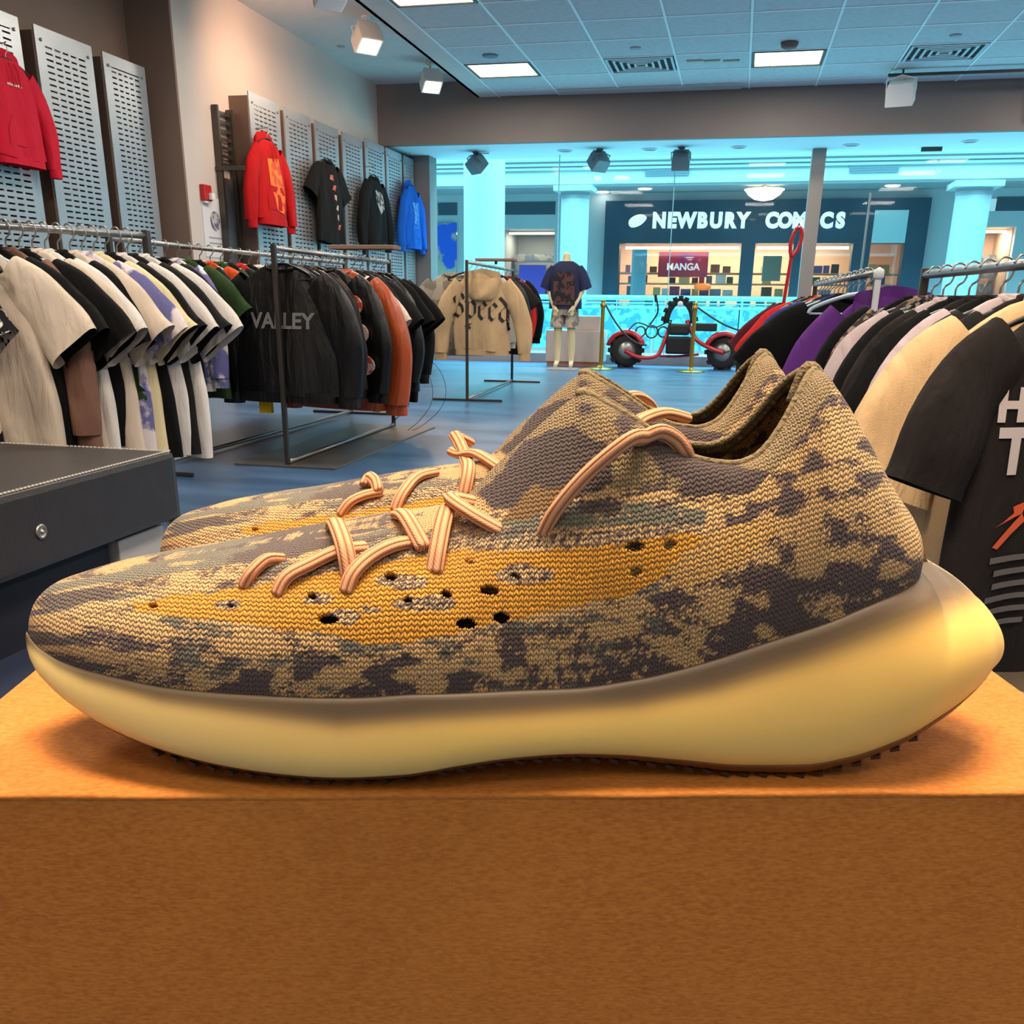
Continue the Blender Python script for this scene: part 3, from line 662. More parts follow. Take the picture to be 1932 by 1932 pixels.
def garment(kind, seed, color, loc, rz, label, group, scale=1.0, hood=False, sleeve_col=None, name=None, cat=None):
    ms = gmesh(kind, seed); fm = F[color]; fs = F[sleeve_col] if sleeve_col else fm
    t = empty(name or OFFN[kind[0]], loc, rz, label, cat or KC[kind[0]], group); t.scale = (scale,)*3
    parts = {}
    for k, me in ms.items():
        nm = 'sleeve' if k.startswith('sleeve') else 'cuff' if k.startswith('cuff') else k
        if k == 'collar' and hood: continue
        parts[k] = obj(nm, me, fs if nm == 'sleeve' else fm, t, objmat=True)
    if hood:
        parts['hood'] = obj('hood', hood_mesh(1), fm, t, objmat=True)
        if hood == 'front':        # seen from the front: hood falls behind, strings and pocket show
            parts['hood'].rotation_euler.z = PI; parts['hood'].location.z = .035
            for sx in (-.025, .025): MB().tube(smooth_path([(sx, -.035, -.10), (sx*1.2, -.052, -.15), (sx*1.3, -.058, -.235)], 4), .004, 6).build('drawstring', fm, t)
            patch_print(t, parts, [[(-.15, -.60), (.15, -.60), (.15, -.50), (.10, -.42), (-.10, -.42), (-.15, -.50)]], fm, 'pocket')
    return t, parts
def letter_print(t, parts, txt, size, z, rgb, x=0, offset=.0, shear=0, mname=None, scale=1, space=1):
    me = text_mesh(txt, size, .0006, offset, shear, space)
    for v in me.vertices: v.co.x += x; v.co.y += z
    print_on(me, parts['torso'].data)
    return obj('lettering', me, mat(mname or 'print_%d_%d_%d' % rgb, rgb, .7), t)
def patch_print(t, parts, poly_list, m, name='print'):
    bm = bmesh.new()
    for poly in poly_list:
        vs = [bm.verts.new((a, b, 0)) for a, b in poly]
        bm.faces.new(vs)
    me = bpy.data.meshes.new(name); bm.to_mesh(me); bm.free()
    print_on(me, parts['torso'].data, .004)
    return obj(name, me, m, t)
def fill_rail(items, p0, p1, zr, tilt, group, where, hcol, sc=1.0, jit=.06, names=True):
    """hang a list of (kind, seed, colour, extra) from p0 to p1 along a rail, p0 at the camera end"""
    n = len(items); out = []; rr = random.Random(len(group)+n)
    for k, it in enumerate(items):
        t = (k+.5)/n; x = p0[0]+(p1[0]-p0[0])*t; y = p0[1]+(p1[1]-p0[1])*t
        rz = tilt+rr.uniform(-jit, jit); ex = it[3] if len(it) > 3 else {}
        rz += ex.get('rz', 0)
        lab = ex.get('label') or '%s %s, %s from the near end of the %s' % (cname(it[2]), KN[it[0][0]] if not ex.get('hood') else 'hoodie', ORD[k], where)
        g, p = garment(it[0], it[1], it[2], (x, y, zr-.02*0), rz, lab, group, sc*ex.get('s', 1), ex.get('hood', False), ex.get('sl'), ex.get('name'), ex.get('cat'))
        hanger((x, y, zr), rz, hcol[k % len(hcol)], '%s hanger, %s from the near end of the %s' % ('clear' if hcol[k % len(hcol)].name == 'clear_hanger' else 'black', ORD[k], where), 'hangers on the '+where)
        out.append((g, p))
    return out
M_hb = mat('black_hanger', (18, 18, 18), .4); M_hc = mat('clear_hanger', (190, 214, 222), .2, spec=.6)

def rack(name, x0, y0, x1, y1, zr, label, plate=None, lift=0, sq=.0125):
    t = empty(name, (0, 0, 0), label=label, cat='clothes rack')
    d = Vector((x1-x0, y1-y0, 0)).normalized(); n = Vector((d.y, -d.x, 0))
    MB().tube([(x0, y0, zr), (x1, y1, zr)], .0125, 10).build('hanging_rail', M_steel, t, smooth=True)
    for (x, y) in ((x0, y0), (x1, y1)):
        MB().box((x-sq, y-sq, .012), (x+sq, y+sq, zr+.02)).build('upright', M_dsteel, t, bevel=.003)
    if plate != 'bars':
        c = [Vector((x0, y0, 0))-d*.05, Vector((x1, y1, 0))+d*.05]
        m = MB(); hw = .30
        m.prism([(c[0]-n*hw).to_2d(), (c[0]+n*hw).to_2d(), (c[1]+n*hw).to_2d(), (c[1]-n*hw).to_2d()], .002, .01, 2)
        m.build('base_plate', mat('base_plate_metal', (120, 112, 104), .35, .6), t)
    else:
        for (x, y) in ((x0, y0), (x1, y1)): MB().tube([Vector((x, y, .012))-n*.33, Vector((x, y, .012))+n*.33], .011, 6).build('foot_bar', M_dsteel, t)
    MB().tube([(x0, y0, .022), (x1, y1, .022)], .012, 8).build('base_bar', M_steel, t, smooth=True)
    return t
def sign_holder(x, y, z, label, w_=.30, rz=0):
    t = empty('rail_sign', (x, y, z), rz, label=label, cat='sign')
    bx('tray', (-w_/2, -.08, .03), (w_/2, .08, .055), mat('sign_wood', (126, 100, 84), .6), t, bevel=.004); bx('clip', (-.012, -.012, -.0), (.012, .012, .03), M_dsteel, t)
    return t

# ---- rack of jackets in the middle
RX = -2.38
rack('jacket_rack', RX, 4.81, RX-.02, 6.60, 1.13, 'steel clothes rack with a flat base plate holding black jackets')
items = [('coat0', 11, 'leather', dict(label='black leather jacket with grey block lettering on its back, facing the camera', s=1.0)),
 ('coat0', 12, 'plum', {}), ('long1', 13, 'camo', {}), ('coat0', 14, 'leather', dict(label='black leather jacket with red and white patches along the sleeve')), ('coat0', 15, 'rust', dict(label='shiny rust orange leather jacket on the middle rack', s=1.1)),
 ('long1', 16, 'black', {}), ('tee1', 17, 'cream', {}), ('coat0', 12, 'black', {}), ('tee1', 18, 'charcoal', {}), ('coat0', 13, 'leather', dict(label='black leather jacket near the window end of the middle rack')), ('tee0', 19, 'black', {}), ('tee1', 17, 'black', {}), ('long1', 16, 'charcoal', {})]
mid = fill_rail(items, (RX-.02, 4.87), (RX-.02, 6.5), 1.13, -.26, 'jackets on the middle rack', 'middle rack', [M_hb], 1.07)
g, p = mid[0]; g.rotation_euler.z = -.08
letter_print(g, p, 'VALLEY', .105, -.34, (118, 114, 110), x=.012, offset=.003)
bx('tail_cloth', (-.17, -.03, -.80), (-.10, -.005, -.64), F['yellow'], g); 
mid[3][0].location.x += .07; mid[4][0].location.x += .10; mid[5][0].location.x += .05
g, p = mid[3]
for k, (z, c) in enumerate(((-.26, (200, 70, 50)), (-.40, (196, 64, 46)), (-.56, (190, 60, 44)))):
    sl = p['sleeve1']; 
    m = MB(); m.rings([[(.245+.033*k+(.048 if q else .052)*math.cos(a)*(1 if r_ == 0 else 1), -.05-.012*(q == 0), z+.05*math.sin(a)*(1-.2*math.cos(a))) for a in [2*PI*j/14 for j in range(14)]] for q in (0, 1) for r_ in (0,)], cap=True)
    m.build('patch', mat('patch_red', (200, 74, 52), .7, rgb2=(216, 190, 170), vscale=18), g)
sign_holder(RX-.02, 6.15, 1.16, 'brown sign tray clipped on top of the middle jacket rack', .44)

# ---- rack of hoodies further back
R2X = -2.40
rack('hoodie_rack', R2X, 8.61, R2X-.1, 10.9, 1.21, 'slim steel clothes rack near the window holding sand coloured hoodie', plate='bars')
items = [('hood0', 21, 'sand', dict(hood=True, label='sand hoodie with black gothic lettering on its back', s=1.12)), ('long1', 22, 'stone', dict(label='mottled grey sweatshirt peeking out left behind the sand hoodie', s=1.1, rz=.1)),
 ('long0', 23, 'silver', {}), ('coat0', 24, 'black', {}), ('coat0', 12, 'leather', dict(label='black leather jacket on the hoodie rack near the window')), ('tee1', 17, 'charcoal', {}), ('long1', 13, 'red', dict(s=1.05)), ('long1', 16, 'maroon', {}), ('coat0', 14, 'black', {}), ('long0', 23, 'charcoal', {})]
far = fill_rail(items, (R2X-.02, 8.7), (R2X-.1, 10.8), 1.21, 0, 'tops on the hoodie rack', 'hoodie rack', [M_hb, M_hc], 1.0)
g, p = far[0]; g.location.x += .12; g.rotation_euler.z = .12
far[1][0].location.x -= .20
def nib(strokes, ox, oz, s, w_=.20):
    out = []; nx, nz = w_*.77*.5, w_*.64*.5
    for st in strokes:
        for (a_, b_), (c_, d_) in zip(st[:-1], st[1:]):
            q = [(a_+nx, b_+nz), (c_+nx, d_+nz), (c_-nx, d_-nz), (a_-nx, b_-nz)]
            ar = sum(q[i][0]*q[(i+1) % 4][1]-q[(i+1) % 4][0]*q[i][1] for i in range(4))
            if abs(ar) < .004: q = [(a_+nz*.4, b_-nx*.4), (c_+nz*.4, d_-nx*.4), (c_-nz*.4, d_+nx*.4), (a_-nz*.4, b_+nx*.4)]; ar = -1 if sum(q[i][0]*q[(i+1) % 4][1]-q[(i+1) % 4][0]*q[i][1] for i in range(4)) < 0 else 1
            if ar < 0: q = q[::-1]
            out.append([(ox+x*s, oz+z*s) for x, z in q])
    return out
GL = dict(S=[[(.55, 1.25), (.3, 1.4), (.05, 1.15), (.12, .9), (.5, .65), (.58, .3), (.3, .02), (.02, .2)], [(.55, 1.25), (.62, 1.05)]],
 p=[[(.0, 1.05), (.14, .9), (.14, -.45), (.28, -.6)], [(.14, .85), (.4, 1.02), (.58, .8), (.58, .3), (.36, .05), (.14, .2)], [(-.02, -.42), (.34, -.32)]],
 e=[[(.5, .22), (.3, .02), (.1, .25), (.1, .8), (.34, 1.02), (.54, .8), (.12, .5)]],
 d=[[(.56, .9), (.3, .78), (.1, .55), (.1, .25), (.34, .02), (.56, .25), (.56, .85), (.3, 1.2), (.08, 1.42)], [(.56, .25), (.62, -.3), (.7, -.45)]])
polys = []
for ch_, ox in (('S', -.235), ('p', -.135), ('e', -.035), ('e', .05), ('d', .135)): polys += nib(GL[ch_], ox, -.44+ox*-.1, .135)
patch_print(g, p, polys, mat('gothic_ink', (26, 22, 22), .7), 'lettering')
sign_holder(R2X-.05, 9.9, 1.24, 'thin brown sign tray on top of the hoodie rack', .4)

# ---- left rack of tees, near part
A1 = Vector((-2.20, 3.40)); ang = math.radians(24); A0 = A1-Vector((math.sin(ang), math.cos(ang)))*.80
rack('tee_rack', A0.x, A0.y, A1.x, A1.y, 1.10, 'long steel clothes rack at left packed with cream and black tees', plate='bars')
items = [('tee0', 32, 'bandana', dict(label='white and black bandana print tee at the left edge of the photo')), ('tee1', 33, 'cream', dict(label='cream tee with its wide sleeve nearest the left edge, on the left rack')), ('tee1', 31, 'black', {}),
 ('long0', 34, 'taupe', {}), ('tee1', 31, 'black', dict(s=1.03)), ('tee1', 35, 'cream', {}), ('tee1', 33, 'white', {}), ('tee2', 36, 'black', {}),  ('tee1', 35, 'cream', {}), ('tee1', 31, 'tiedye', {}), ('tee1', 35, 'ivory', dict(label='ivory tee with green printed front on the left rack')), ('tee1', 32, 'black', {}), ('tee1', 36, 'white', {}), ('tee1', 35, 'charcoal', {}), ('tee1', 33, 'white', {})]
la = fill_rail(items, A0+Vector((.03, .06)), A1-Vector((.02, .06)), 1.10, -ang*.35, 'tees on the left rack', 'left tee rack', [M_hb, M_hc, M_hc], .95)
la[0][0].location.x -= .17; g, p = la[9]
patch_print(g, p, [[(.10, -.60), (.29, -.60), (.29, -.48), (.22, -.46), (.10, -.50)]], F['green'], 'print')
letter_print(g, p, 'D', .26, -.34, (70, 92, 48), x=.16, offset=.004)
bxp = at(20, 412, 2, 1.13)
bx_ = empty('cardboard_tray', (A1.x-.26, A1.y-.62, 1.125), -.2, label='small brown cardboard tray resting on the left tee rack', cat='tray')
m = MB(); m.box((-.1, -.07, 0), (.1, .07, .004)); 
for a_, b_ in (((-.1, -.07, 0), (.1, -.066, .05)), ((-.1, .066, 0), (.1, .07, .05)), ((-.1, -.07, 0), (-.096, .07, .05)), ((.096, -.07, 0), (.1, .07, .05))): m.box(a_, b_)
m.build('tray_body', mat('tray_card', (132, 100, 80), .8), bx_)
bx('label_card', (.101, -.05, .005), (.103, .05, .045), M_white, bx_)

# ---- left rack, further part
rack('long_rack', -3.02, 4.35, -3.02, 7.3, 1.15, 'far left clothes rack along the wall with red, green and black tops', plate='bars')
items = [('tee1', 33, 'white', {}), ('tee0', 32, 'charcoal', {}), ('tee1', 31, 'black', {}), ('long0', 34, 'tiedye', {}), ('tee1', 35, 'green', {}), ('long1', 13, 'black', {}), ('tee0', 36, 'orange', {}), ('long0', 34, 'green', {}), ('tee1', 31, 'charcoal', {}), ('long1', 22, 'red', {}), ('tee1', 33, 'black', {}), ('long1', 16, 'cream', {}), ('long0', 23, 'ivory', {}),
 ('tee0', 32, 'red', {}), ('long0', 34, 'bandana', {}), ('tee1', 31, 'maroon', {}), ('long1', 22, 'black', {}), ('tee0', 36, 'navy', {}), ('tee1', 35, 'blue', {}), ('long0', 23, 'white', {}), ('tee2', 34, 'green', {}), ('tee1', 33, 'charcoal', {}), ('long1', 13, 'navy', {}), ('tee0', 36, 'black', {})]
lb = fill_rail(items, (-3.02, 4.42), (-3.02, 7.2), 1.15, -.2, 'tops on the far left rack', 'far left rack', [M_hc, M_hb], .97)

# ---- right rack, near
R0 = Vector((.69, 1.72)); R1 = Vector((.56, 3.34))
rack('shirt_rack', R0.x, R0.y, R1.x, R1.y, .975, 'steel clothes rack at the right edge with dark tees', plate='bars')
items = [('tee4', 41, 'darkbrown', dict(label='dark brown tee with large white block lettering, nearest at right')), ('tee3', 43, 'tan', dict(label='tan tee directly behind the lettered dark tee', s=1.08)), ('tee3', 42, 'charcoal', {}), ('tee3', 41, 'darkbrown', {}), ('tee3', 43, 'lavender', dict(s=.97)), ('tee3', 42, 'black', {}), ('tee3', 41, 'darkbrown', {}), ('tee3', 43, 'black', {}),
 ('tee3', 42, 'lavender', dict(label='pale lavender tee with a high rounded shoulder on the right rack', s=1.04)), ('long1', 44, 'studs', dict(label='studded black top between snake print and lavender garments', s=.95)), ('long0', 24, 'snake', dict(label='grey snake print jacket right beside the purple hoodie', s=.95)), ('tee3', 43, 'black', dict(s=.93))]
ra = fill_rail(items, R0+Vector((-.01, .10)), R1-Vector((-.005, .04)), .975, .24, 'tees on the right rack', 'right rack', [M_hb], .96, jit=.03)
g, p = ra[0]; g.location.x -= .075; g.location.z -= .02; g.rotation_euler.z += .28; g.scale = (.88,)*3
letter_print(g, p, 'HI', .085, -.265, (196, 180, 172), x=-.185, offset=.004)
letter_print(g, p, 'T', .12, -.355, (190, 176, 170), x=-.178, offset=.005)
patch_print(g, p, [[(-.20, -.50), (-.18, -.49), (-.13, -.455), (-.135, -.475)], [(-.20, -.54), (-.135, -.475), (-.125, -.49), (-.185, -.545)], [(-.16, -.46), (-.10, -.44), (-.10, -.455), (-.155, -.475)]], mat('print_rust', (206, 84, 40), .7), 'print')
patch_print(g, p, [[(-.20+.02*math.sin(k), -.575-.028*k), (-.08, -.570-.028*k), (-.08, -.558-.028*k), (-.20+.02*math.sin(k), -.562-.028*k)] for k in range(6)], mat('print_ash', (96, 88, 84), .7), 'print')
ra[1][0].location.x -= .06
# ---- right rack, far
RDX = .50
rack('hoodie_rail', RDX, 3.98, RDX-.06, 6.3, 1.0, 'far right clothes rack with a purple hoodie in front', plate='bars')
items = [('hood0', 44, 'purple', dict(hood=True, label='purple hoodie with pale lettering on the far right rack', s=1.04, rz=-.05)), ('tee1', 41, 'black', {}), ('tee0', 42, 'blue', {}), ('long1', 22, 'charcoal', {}), ('long0', 23, 'black', {}), ('long1', 21, 'grey', dict(s=1.03)), ('tee0', 42, 'red', {}), ('coat0', 24, 'black', {}), ('coat0', 12, 'charcoal', {}), ('long1', 22, 'stone', {}), ('tee1', 43, 'maroon', {}), ('coat0', 14, 'black', {})]
rb = fill_rail(items, (RDX-.02, 4.02), (RDX-.06, 6.2), 1.0, 0, 'tops on the far right rack', 'far right rack', [M_hc, M_hb], 1.0)
g, p = rb[0]; g.location.x += .10; g.rotation_euler.z = .2
letter_print(g, p, 'o', .14, -.42, (206, 190, 196), x=.02, offset=.004)
t = empty('rail_finial', (RDX, 3.957, .86), label='white upright display arm rising from the far right rack', cat='rack arm')
MB().tube([(0, 0, -.08), (0, 0, .12)], .012, 8).build('arm', M_white, t); MB().lathe([(.012, .115), (.02, .125), (.018, .15), (.0, .16)], 12).build('knob', M_white, t, smooth=True)
# ------------------------------------------------------------------ steel display panels and the clothes on them
M_panel = mat('perforated_steel', (176, 180, 184), .34, .6, var=.05, vscale=3)
M_post = mat('panel_post', (112, 92, 82), .45, .4)
def panel_mesh(wd_, ht_):
    key = ('panel', round(wd_, 3), round(ht_, 3))
    if key in GCACHE: return GCACHE[key]
    m = MB(); pitch = .042; mg = .10; n = int((ht_-.2)/pitch)
    for a_, b_ in ((0, mg), (wd_-mg, wd_)): m.box((0, a_, 0), (.012, b_, ht_))
    m.box((0, mg, ht_-.1), (.012, wd_-mg, ht_)); m.box((0, mg, 0), (.012, wd_-mg, .1))
    for k in range(n+1): m.box((0, mg, .1+k*pitch), (.012, wd_-mg, .1+k*pitch+.029))
    nw = 5
    for k in range(1, nw): m.box((.001, mg+(wd_-2*mg)*k/nw-.014, .1), (.011, mg+(wd_-2*mg)*k/nw+.014, ht_-.1))
    GCACHE[key] = m.mesh('slotted_sheet'); return GCACHE[key]
def wall_panel(x, y0, y1, z0, z1, label):
    t = empty('steel_wall_panel', (x, y0, z0), label=label, cat='wall panel', group='slotted steel wall panels')
    w_ = y1-y0; h_ = z1-z0
    o = obj('slotted_sheet', panel_mesh(w_, h_), M_panel, t)
    xw = XLN if y0 < YCOR-.3 else XL
    for yy in (.0, w_-.02): MB().box((xw-x, yy-.012, 0), (-.002, yy+.03, h_-.04)).build('stand_off', M_post, t)
    for yy in (.06, w_-.06):
        for zz in (h_-.09, .2):
            MB().lathe([(.012, 0), (.012, .01), (.006, .014)], 8, m=Matrix.Translation((.012, yy, zz)) @ Matrix.Rotation(PI/2, 4, 'Y')).build('bolt', M_steel, t)
    return t
XPN, XPM = -5.26, -4.86
ny = [(4.6, 5.27), (5.36, 6.03), (6.12, 6.80), (6.96, 7.63), (7.77, 8.36)]
for k, (a_, b_) in enumerate(ny): wall_panel(XPN, a_, b_, .25, 2.78, 'tall slotted steel panel, %s from the wall corner on the near left wall' % ORD[len(ny)-1-k])
my = [(9.48, 10.15), (10.25, 10.92), (11.02, 11.69), (11.81, 12.47), (12.56, 13.27), (13.34, 13.98), (14.06, 14.5)]
for k, (a_, b_) in enumerate(my): wall_panel(XPM, a_, b_, .25, 2.80 if k < 4 else 2.84, 'slotted steel panel, %s from the alarm end on the far left wall' % ORD[k])
def wall_garment(kind, seed, color, px, py, xface, label, hood=False, sc=1.0, yaw=PI/2):
    p = at(px, py, 0, xface+.13)
    t, pr = garment(kind, seed, color, p, yaw, label, 'tops hung on the steel panels', sc, hood)
    hanger(p, yaw, M_hb, 'black hanger of the '+label.split(' on ')[0].split(' with ')[0], 'hangers on the steel panels')
    k = MB().tube([(-.117, 0, .022), (0, 0, .022), (.02, 0, .03)], .005, 6).build('panel_hook', M_steel, loc=tuple(p), label='small steel hook of the '+label.split(' on ')[0].split(' with ')[0], cat='hook', group='panel hooks')
    return t, pr
t, p = wall_garment('hood0', 51, 'crimson', 8, 88, XPN, 'bright crimson hoodie with tiny lettering on the near steel panel', 'front', 1.05)
patch_print(t, p, [[(-.075+.02*k, -.235), (-.062+.02*k, -.235), (-.062+.02*k, -.222+.006*(k % 2)), (-.075+.02*k, -.222)] for k in range(7)], mat('print_tiny', (236, 220, 214), .7))
t, p = wall_garment('hood0', 52, 'scarlet', 503, 246, XPM, 'scarlet hoodie with an orange print on the far steel panel', 'front', 1.22)
patch_print(t, p, [[(-.10, -.22), (.10, -.20), (.14, -.45), (.10, -.62), (-.02, -.60), (-.10, -.42)]], mat('print_orange', (226, 112, 24), .7, rgb2=(190, 60, 20), vscale=14))
t, p = wall_garment('tee0', 53, 'black', 617, 286, XPM, 'black tee with small pale marks down the front on the far steel panel', False, 1.22)
patch_print(t, p, [[(.02+.03*(k % 2)+.02*k-.06, -.20-.085*k), (.08+.03*(k % 2)+.02*k-.06, -.20-.085*k), (.08+.02*k-.06, -.25-.085*k), (.01+.02*k-.06, -.24-.085*k)] for k in range(6)], mat('print_pale', (190, 176, 160), .7, rgb2=(190, 70, 50), vscale=12))
t, p = wall_garment('hood0', 54, 'black', 705, 318, XPM, 'black hoodie with a grey sketch print on the far steel panel', False, 1.3)
patch_print(t, p, [[(-.08, -.2), (.12, -.22), (.13, -.36), (.02, -.42), (-.08, -.33)]], mat('print_grey', (176, 170, 164), .7, rgb2=(30, 28, 28), vscale=24))
t, p = wall_garment('hood0', 24, 'royal', 776, 338, XPM, 'royal blue hoodie at the window end of the steel panels', 'front', 1.3)
patch_print(t, p, [[(-.1, -.24), (.1, -.24), (.08, -.5), (-.08, -.5)]], mat('print_sky', (90, 160, 220), .7, rgb2=(20, 92, 190), vscale=20))

# fire alarm, paper notice
p = at(384, 364, 0, XL)
fa = empty('fire_alarm', (XL, p.y, p.z), label='small red fire alarm strobe on the pale wall', cat='fire alarm')
bx('housing', (0, -.07, -.07), (.05, .07, .07), mat('alarm_red', (176, 32, 34), .45), fa, bevel=.008); bx('strobe', (.05, .0, -.06), (.09, .06, .0), mat('strobe_lens', (226, 226, 226), .2), fa, bevel=.01); bx('base_lip', (0, -.05, -.09), (.04, .05, -.07), M_white, fa, bevel=.004)
p = at(404, 430, 0, XL)
nt_ = empty('wall_notice', (XL, p.y, p.z), label='white paper notice with a dark round emblem on the pale wall', cat='notice')
bx('sheet', (.001, -.20, -.27), (.006, .20, .27), mat('paper', (208, 208, 210), .7), nt_)
MB().lathe([(.09, 0), (.09, .002)], 20, m=Matrix.Translation((.006, .02, .06)) @ Matrix.Rotation(PI/2, 4, 'Y')).build('emblem', mat('emblem_ink', (96, 96, 110), .7, rgb2=(176, 176, 184), vscale=24), nt_)
for k in range(3): bx('text_line', (.006, -.12, -.10-.05*k), (.0075, .14, -.085-.05*k), mat('notice_ink', (150, 150, 160), .7), nt_)
# tall dark frame standing between notice and first panel
df = empty('slat_stand', (XL+.01, 9.12, 0), label='dark slatted display frame against the wall beside the first far panel', cat='stand')
for yy in (0, .27): bx('post', (0, yy-.015, 0), (.06, yy+.015, 2.62), M_dsteel, df)
for k in range(7): bx('slat', (.02, .0, 2.1+.075*k), (.04, .27, 2.13+.075*k), M_dsteel, df)
bx('arm', (.0, -.03, 2.05), (.3, 0, 2.09), M_dsteel, df); bx('back_sheet', (.005, .0, .2), (.018, .27, 2.0), mat('smoky_sheet', (92, 94, 98), .4, .3), df)
# ------------------------------------------------------------------ window display: mannequin, stanchions, mini bike
M_mann = mat('mannequin_skin', (226, 204, 158), .45)
def skin_obj(name, joints, edges, m, parent, sub=2, root=0, loc=None):
    me = bpy.data.meshes.new(name); me.from_pydata([j[0] for j in joints], edges, [])
    o = bpy.data.objects.new(name, me); COL.objects.link(o); me.materials.append(m)
    bm = bmesh.new(); bm.from_mesh(me); ly = bm.verts.layers.skin.verify(); bm.verts.ensure_lookup_table()
    for i, j in enumerate(joints):
        r_ = j[1] if isinstance(j[1], tuple) else (j[1], j[1]); bm.verts[i][ly].radius = r_; bm.verts[i][ly].use_root = (i == root)
    bm.to_mesh(me); bm.free()
    s_ = o.modifiers.new('Skin', 'SKIN'); s_.use_smooth_shade = True
    ss = o.modifiers.new('Sub', 'SUBSURF'); ss.levels = sub; ss.render_levels = sub
    o.parent = parent
    if loc: o.location = loc
    return o
mp_ = at(1064, 690, 2, .05)
mn = empty('mannequin', (mp_.x, mp_.y-.02, .0), .0, label='headless cream mannequin in dark blue tee and shorts by the window', cat='mannequin')
J = [((0, 0, .86), (.13, .09)), ((0, 0, 1.0), (.125, .085)), ((0, 0, 1.16), (.14, .095)), ((0, -.01, 1.30), (.12, .08)), ((0, 0, 1.40), (.055, .055)), ((0, 0, 1.52), (.05, .05)),
 ((.16, 0, 1.31), .055), ((.235, .0, 1.06), .043), ((.15, -.10, .86), .032), ((.115, -.12, .80), .034),
 ((-.16, 0, 1.31), .055), ((-.235, .0, 1.06), .043), ((-.15, -.10, .86), .032), ((-.115, -.12, .80), .034),
 ((.085, 0, .78), (.085, .085)), ((.095, -.01, .46), (.055, .058)), ((.10, .02, .28), (.05, .055)), ((.10, .02, .10), (.034, .036)), ((.11, -.10, .045), (.036, .024)),
 ((-.085, 0, .78), (.085, .085)), ((-.095, -.01, .46), (.055, .058)), ((-.10, .02, .28), (.05, .055)), ((-.10, .02, .10), (.034, .036)), ((-.11, -.10, .045), (.036, .024))]
fe = []
for sd, h in ((1, 9), (-1, 13)):
    hx, hy, hz = J[h][0]
    for q in range(4):
        i0 = len(J); J.append(((hx+sd*(.016-.012*q), hy-.012, hz-.045-.004*(q in (1, 2))), .0095)); J.append(((hx+sd*(.014-.012*q), hy-.008, hz-.085-.006*(q in (1, 2))), .008)); fe += [(h, i0), (i0, i0+1)]
    i0 = len(J); J.append(((hx-sd*.035, hy-.025, hz-.02), .011)); J.append(((hx-sd*.04, hy-.035, hz-.05), .009)); fe += [(h, i0), (i0, i0+1)]
E_ = [(0, 1), (1, 2), (2, 3), (3, 4), (4, 5), (3, 6), (6, 7), (7, 8), (8, 9), (3, 10), (10, 11), (11, 12), (12, 13), (0, 14), (14, 15), (15, 16), (16, 17), (17, 18), (0, 19), (19, 20), (20, 21), (21, 22), (22, 23)] + fe
skin_obj('body', J, E_, M_mann, mn)
# tee and shorts
rows = []
for z, hw, ht in ((1.405, .09, .075), (1.385, .13, .085), (1.34, .19, .105), (1.28, .205, .125), (1.15, .21, .135), (1.0, .215, .14), (.88, .22, .145), (.80, .225, .15)):
    rows.append([(supr(2*PI*j/32, .8)[0]*hw, supr(2*PI*j/32, .8)[1]*ht+.006*math.sin(7*j/32*2*PI+z*9)*(1.4-z), z) for j in range(32)])
MB().rings(rows).build('tee', mat('cloth_mann_tee', (24, 28, 66), .8, var=.1, vscale=5), mn, smooth=True)
for sd in (-1, 1):
    rows = []
    for q, (x, z, w_) in enumerate(((.15, 1.33, .075), (.20, 1.25, .088), (.245, 1.14, .095), (.27, 1.05, .10))):
        rows.append([(sd*(x+w_*math.cos(a)*.85), w_*.9*math.sin(a), z-sd*0+.35*w_*math.cos(a)) for a in [2*PI*j/16 for j in range(16)]])
    MB().rings(rows).build('tee_sleeve', MATS['cloth_mann_tee'], mn, smooth=True)
rows = []
pr_ = MB().rings([[(x, -.152-.004*(q) , z) for x, z in ((-.15, .85), (-.14, 1.2), (-.08, 1.27), (.08, 1.27), (.14, 1.2), (.15, .85))] for q in (0, 1)], cap=True)
pr_.build('tee_print', mat('mann_print', (20, 18, 24), .8, rgb2=(84, 50, 46), vscale=16), mn)
sh_ = MB(); rows = [[(supr(2*PI*j/32, .8)[0]*hw, supr(2*PI*j/32, .8)[1]*ht, z) for j in range(32)] for z, hw, ht in ((.92, .16, .115), (.82, .175, .125), (.72, .18, .125))]
sh_.rings(rows)
for sd in (-1, 1):
    sh_.rings([[(sd*.093+(.093+.01*q)*math.cos(a), (.12+.004*q)*math.sin(a), .76-.10*q) for a in [2*PI*j/20 for j in range(20)]] for q in range(3)])
sh_.build('shorts', fabric('mann_shorts', (178, 164, 146), rgb2=(128, 116, 104), vscale=12), mn, smooth=True)
bx('base_plate', (-.2, -.2, 0), (.2, .15, .018), mat('glass_base', (190, 170, 160), .2), mn, bevel=.004)
# plinths behind the mannequin
p = at(1100, 690, 2, 0)
M_pl = mat('plinth_cloth', (196, 176, 166), .7, var=.06, vscale=4)
pl = empty('display_plinth', (-2.30, 14.28, 0), label='pale pink display plinth behind the mannequin legs', cat='plinth')
bx('body', (-.42, -.24, .06), (.42, .22, .50), M_pl, pl, bevel=.01); bx('kick_board', (-.40, -.22, 0), (.40, .2, .06), mat('plinth_kick', (170, 110, 90), .6), pl); bx('upper_block', (-.05, -.15, .50), (.36, .2, .70), M_pl, pl, bevel=.01)
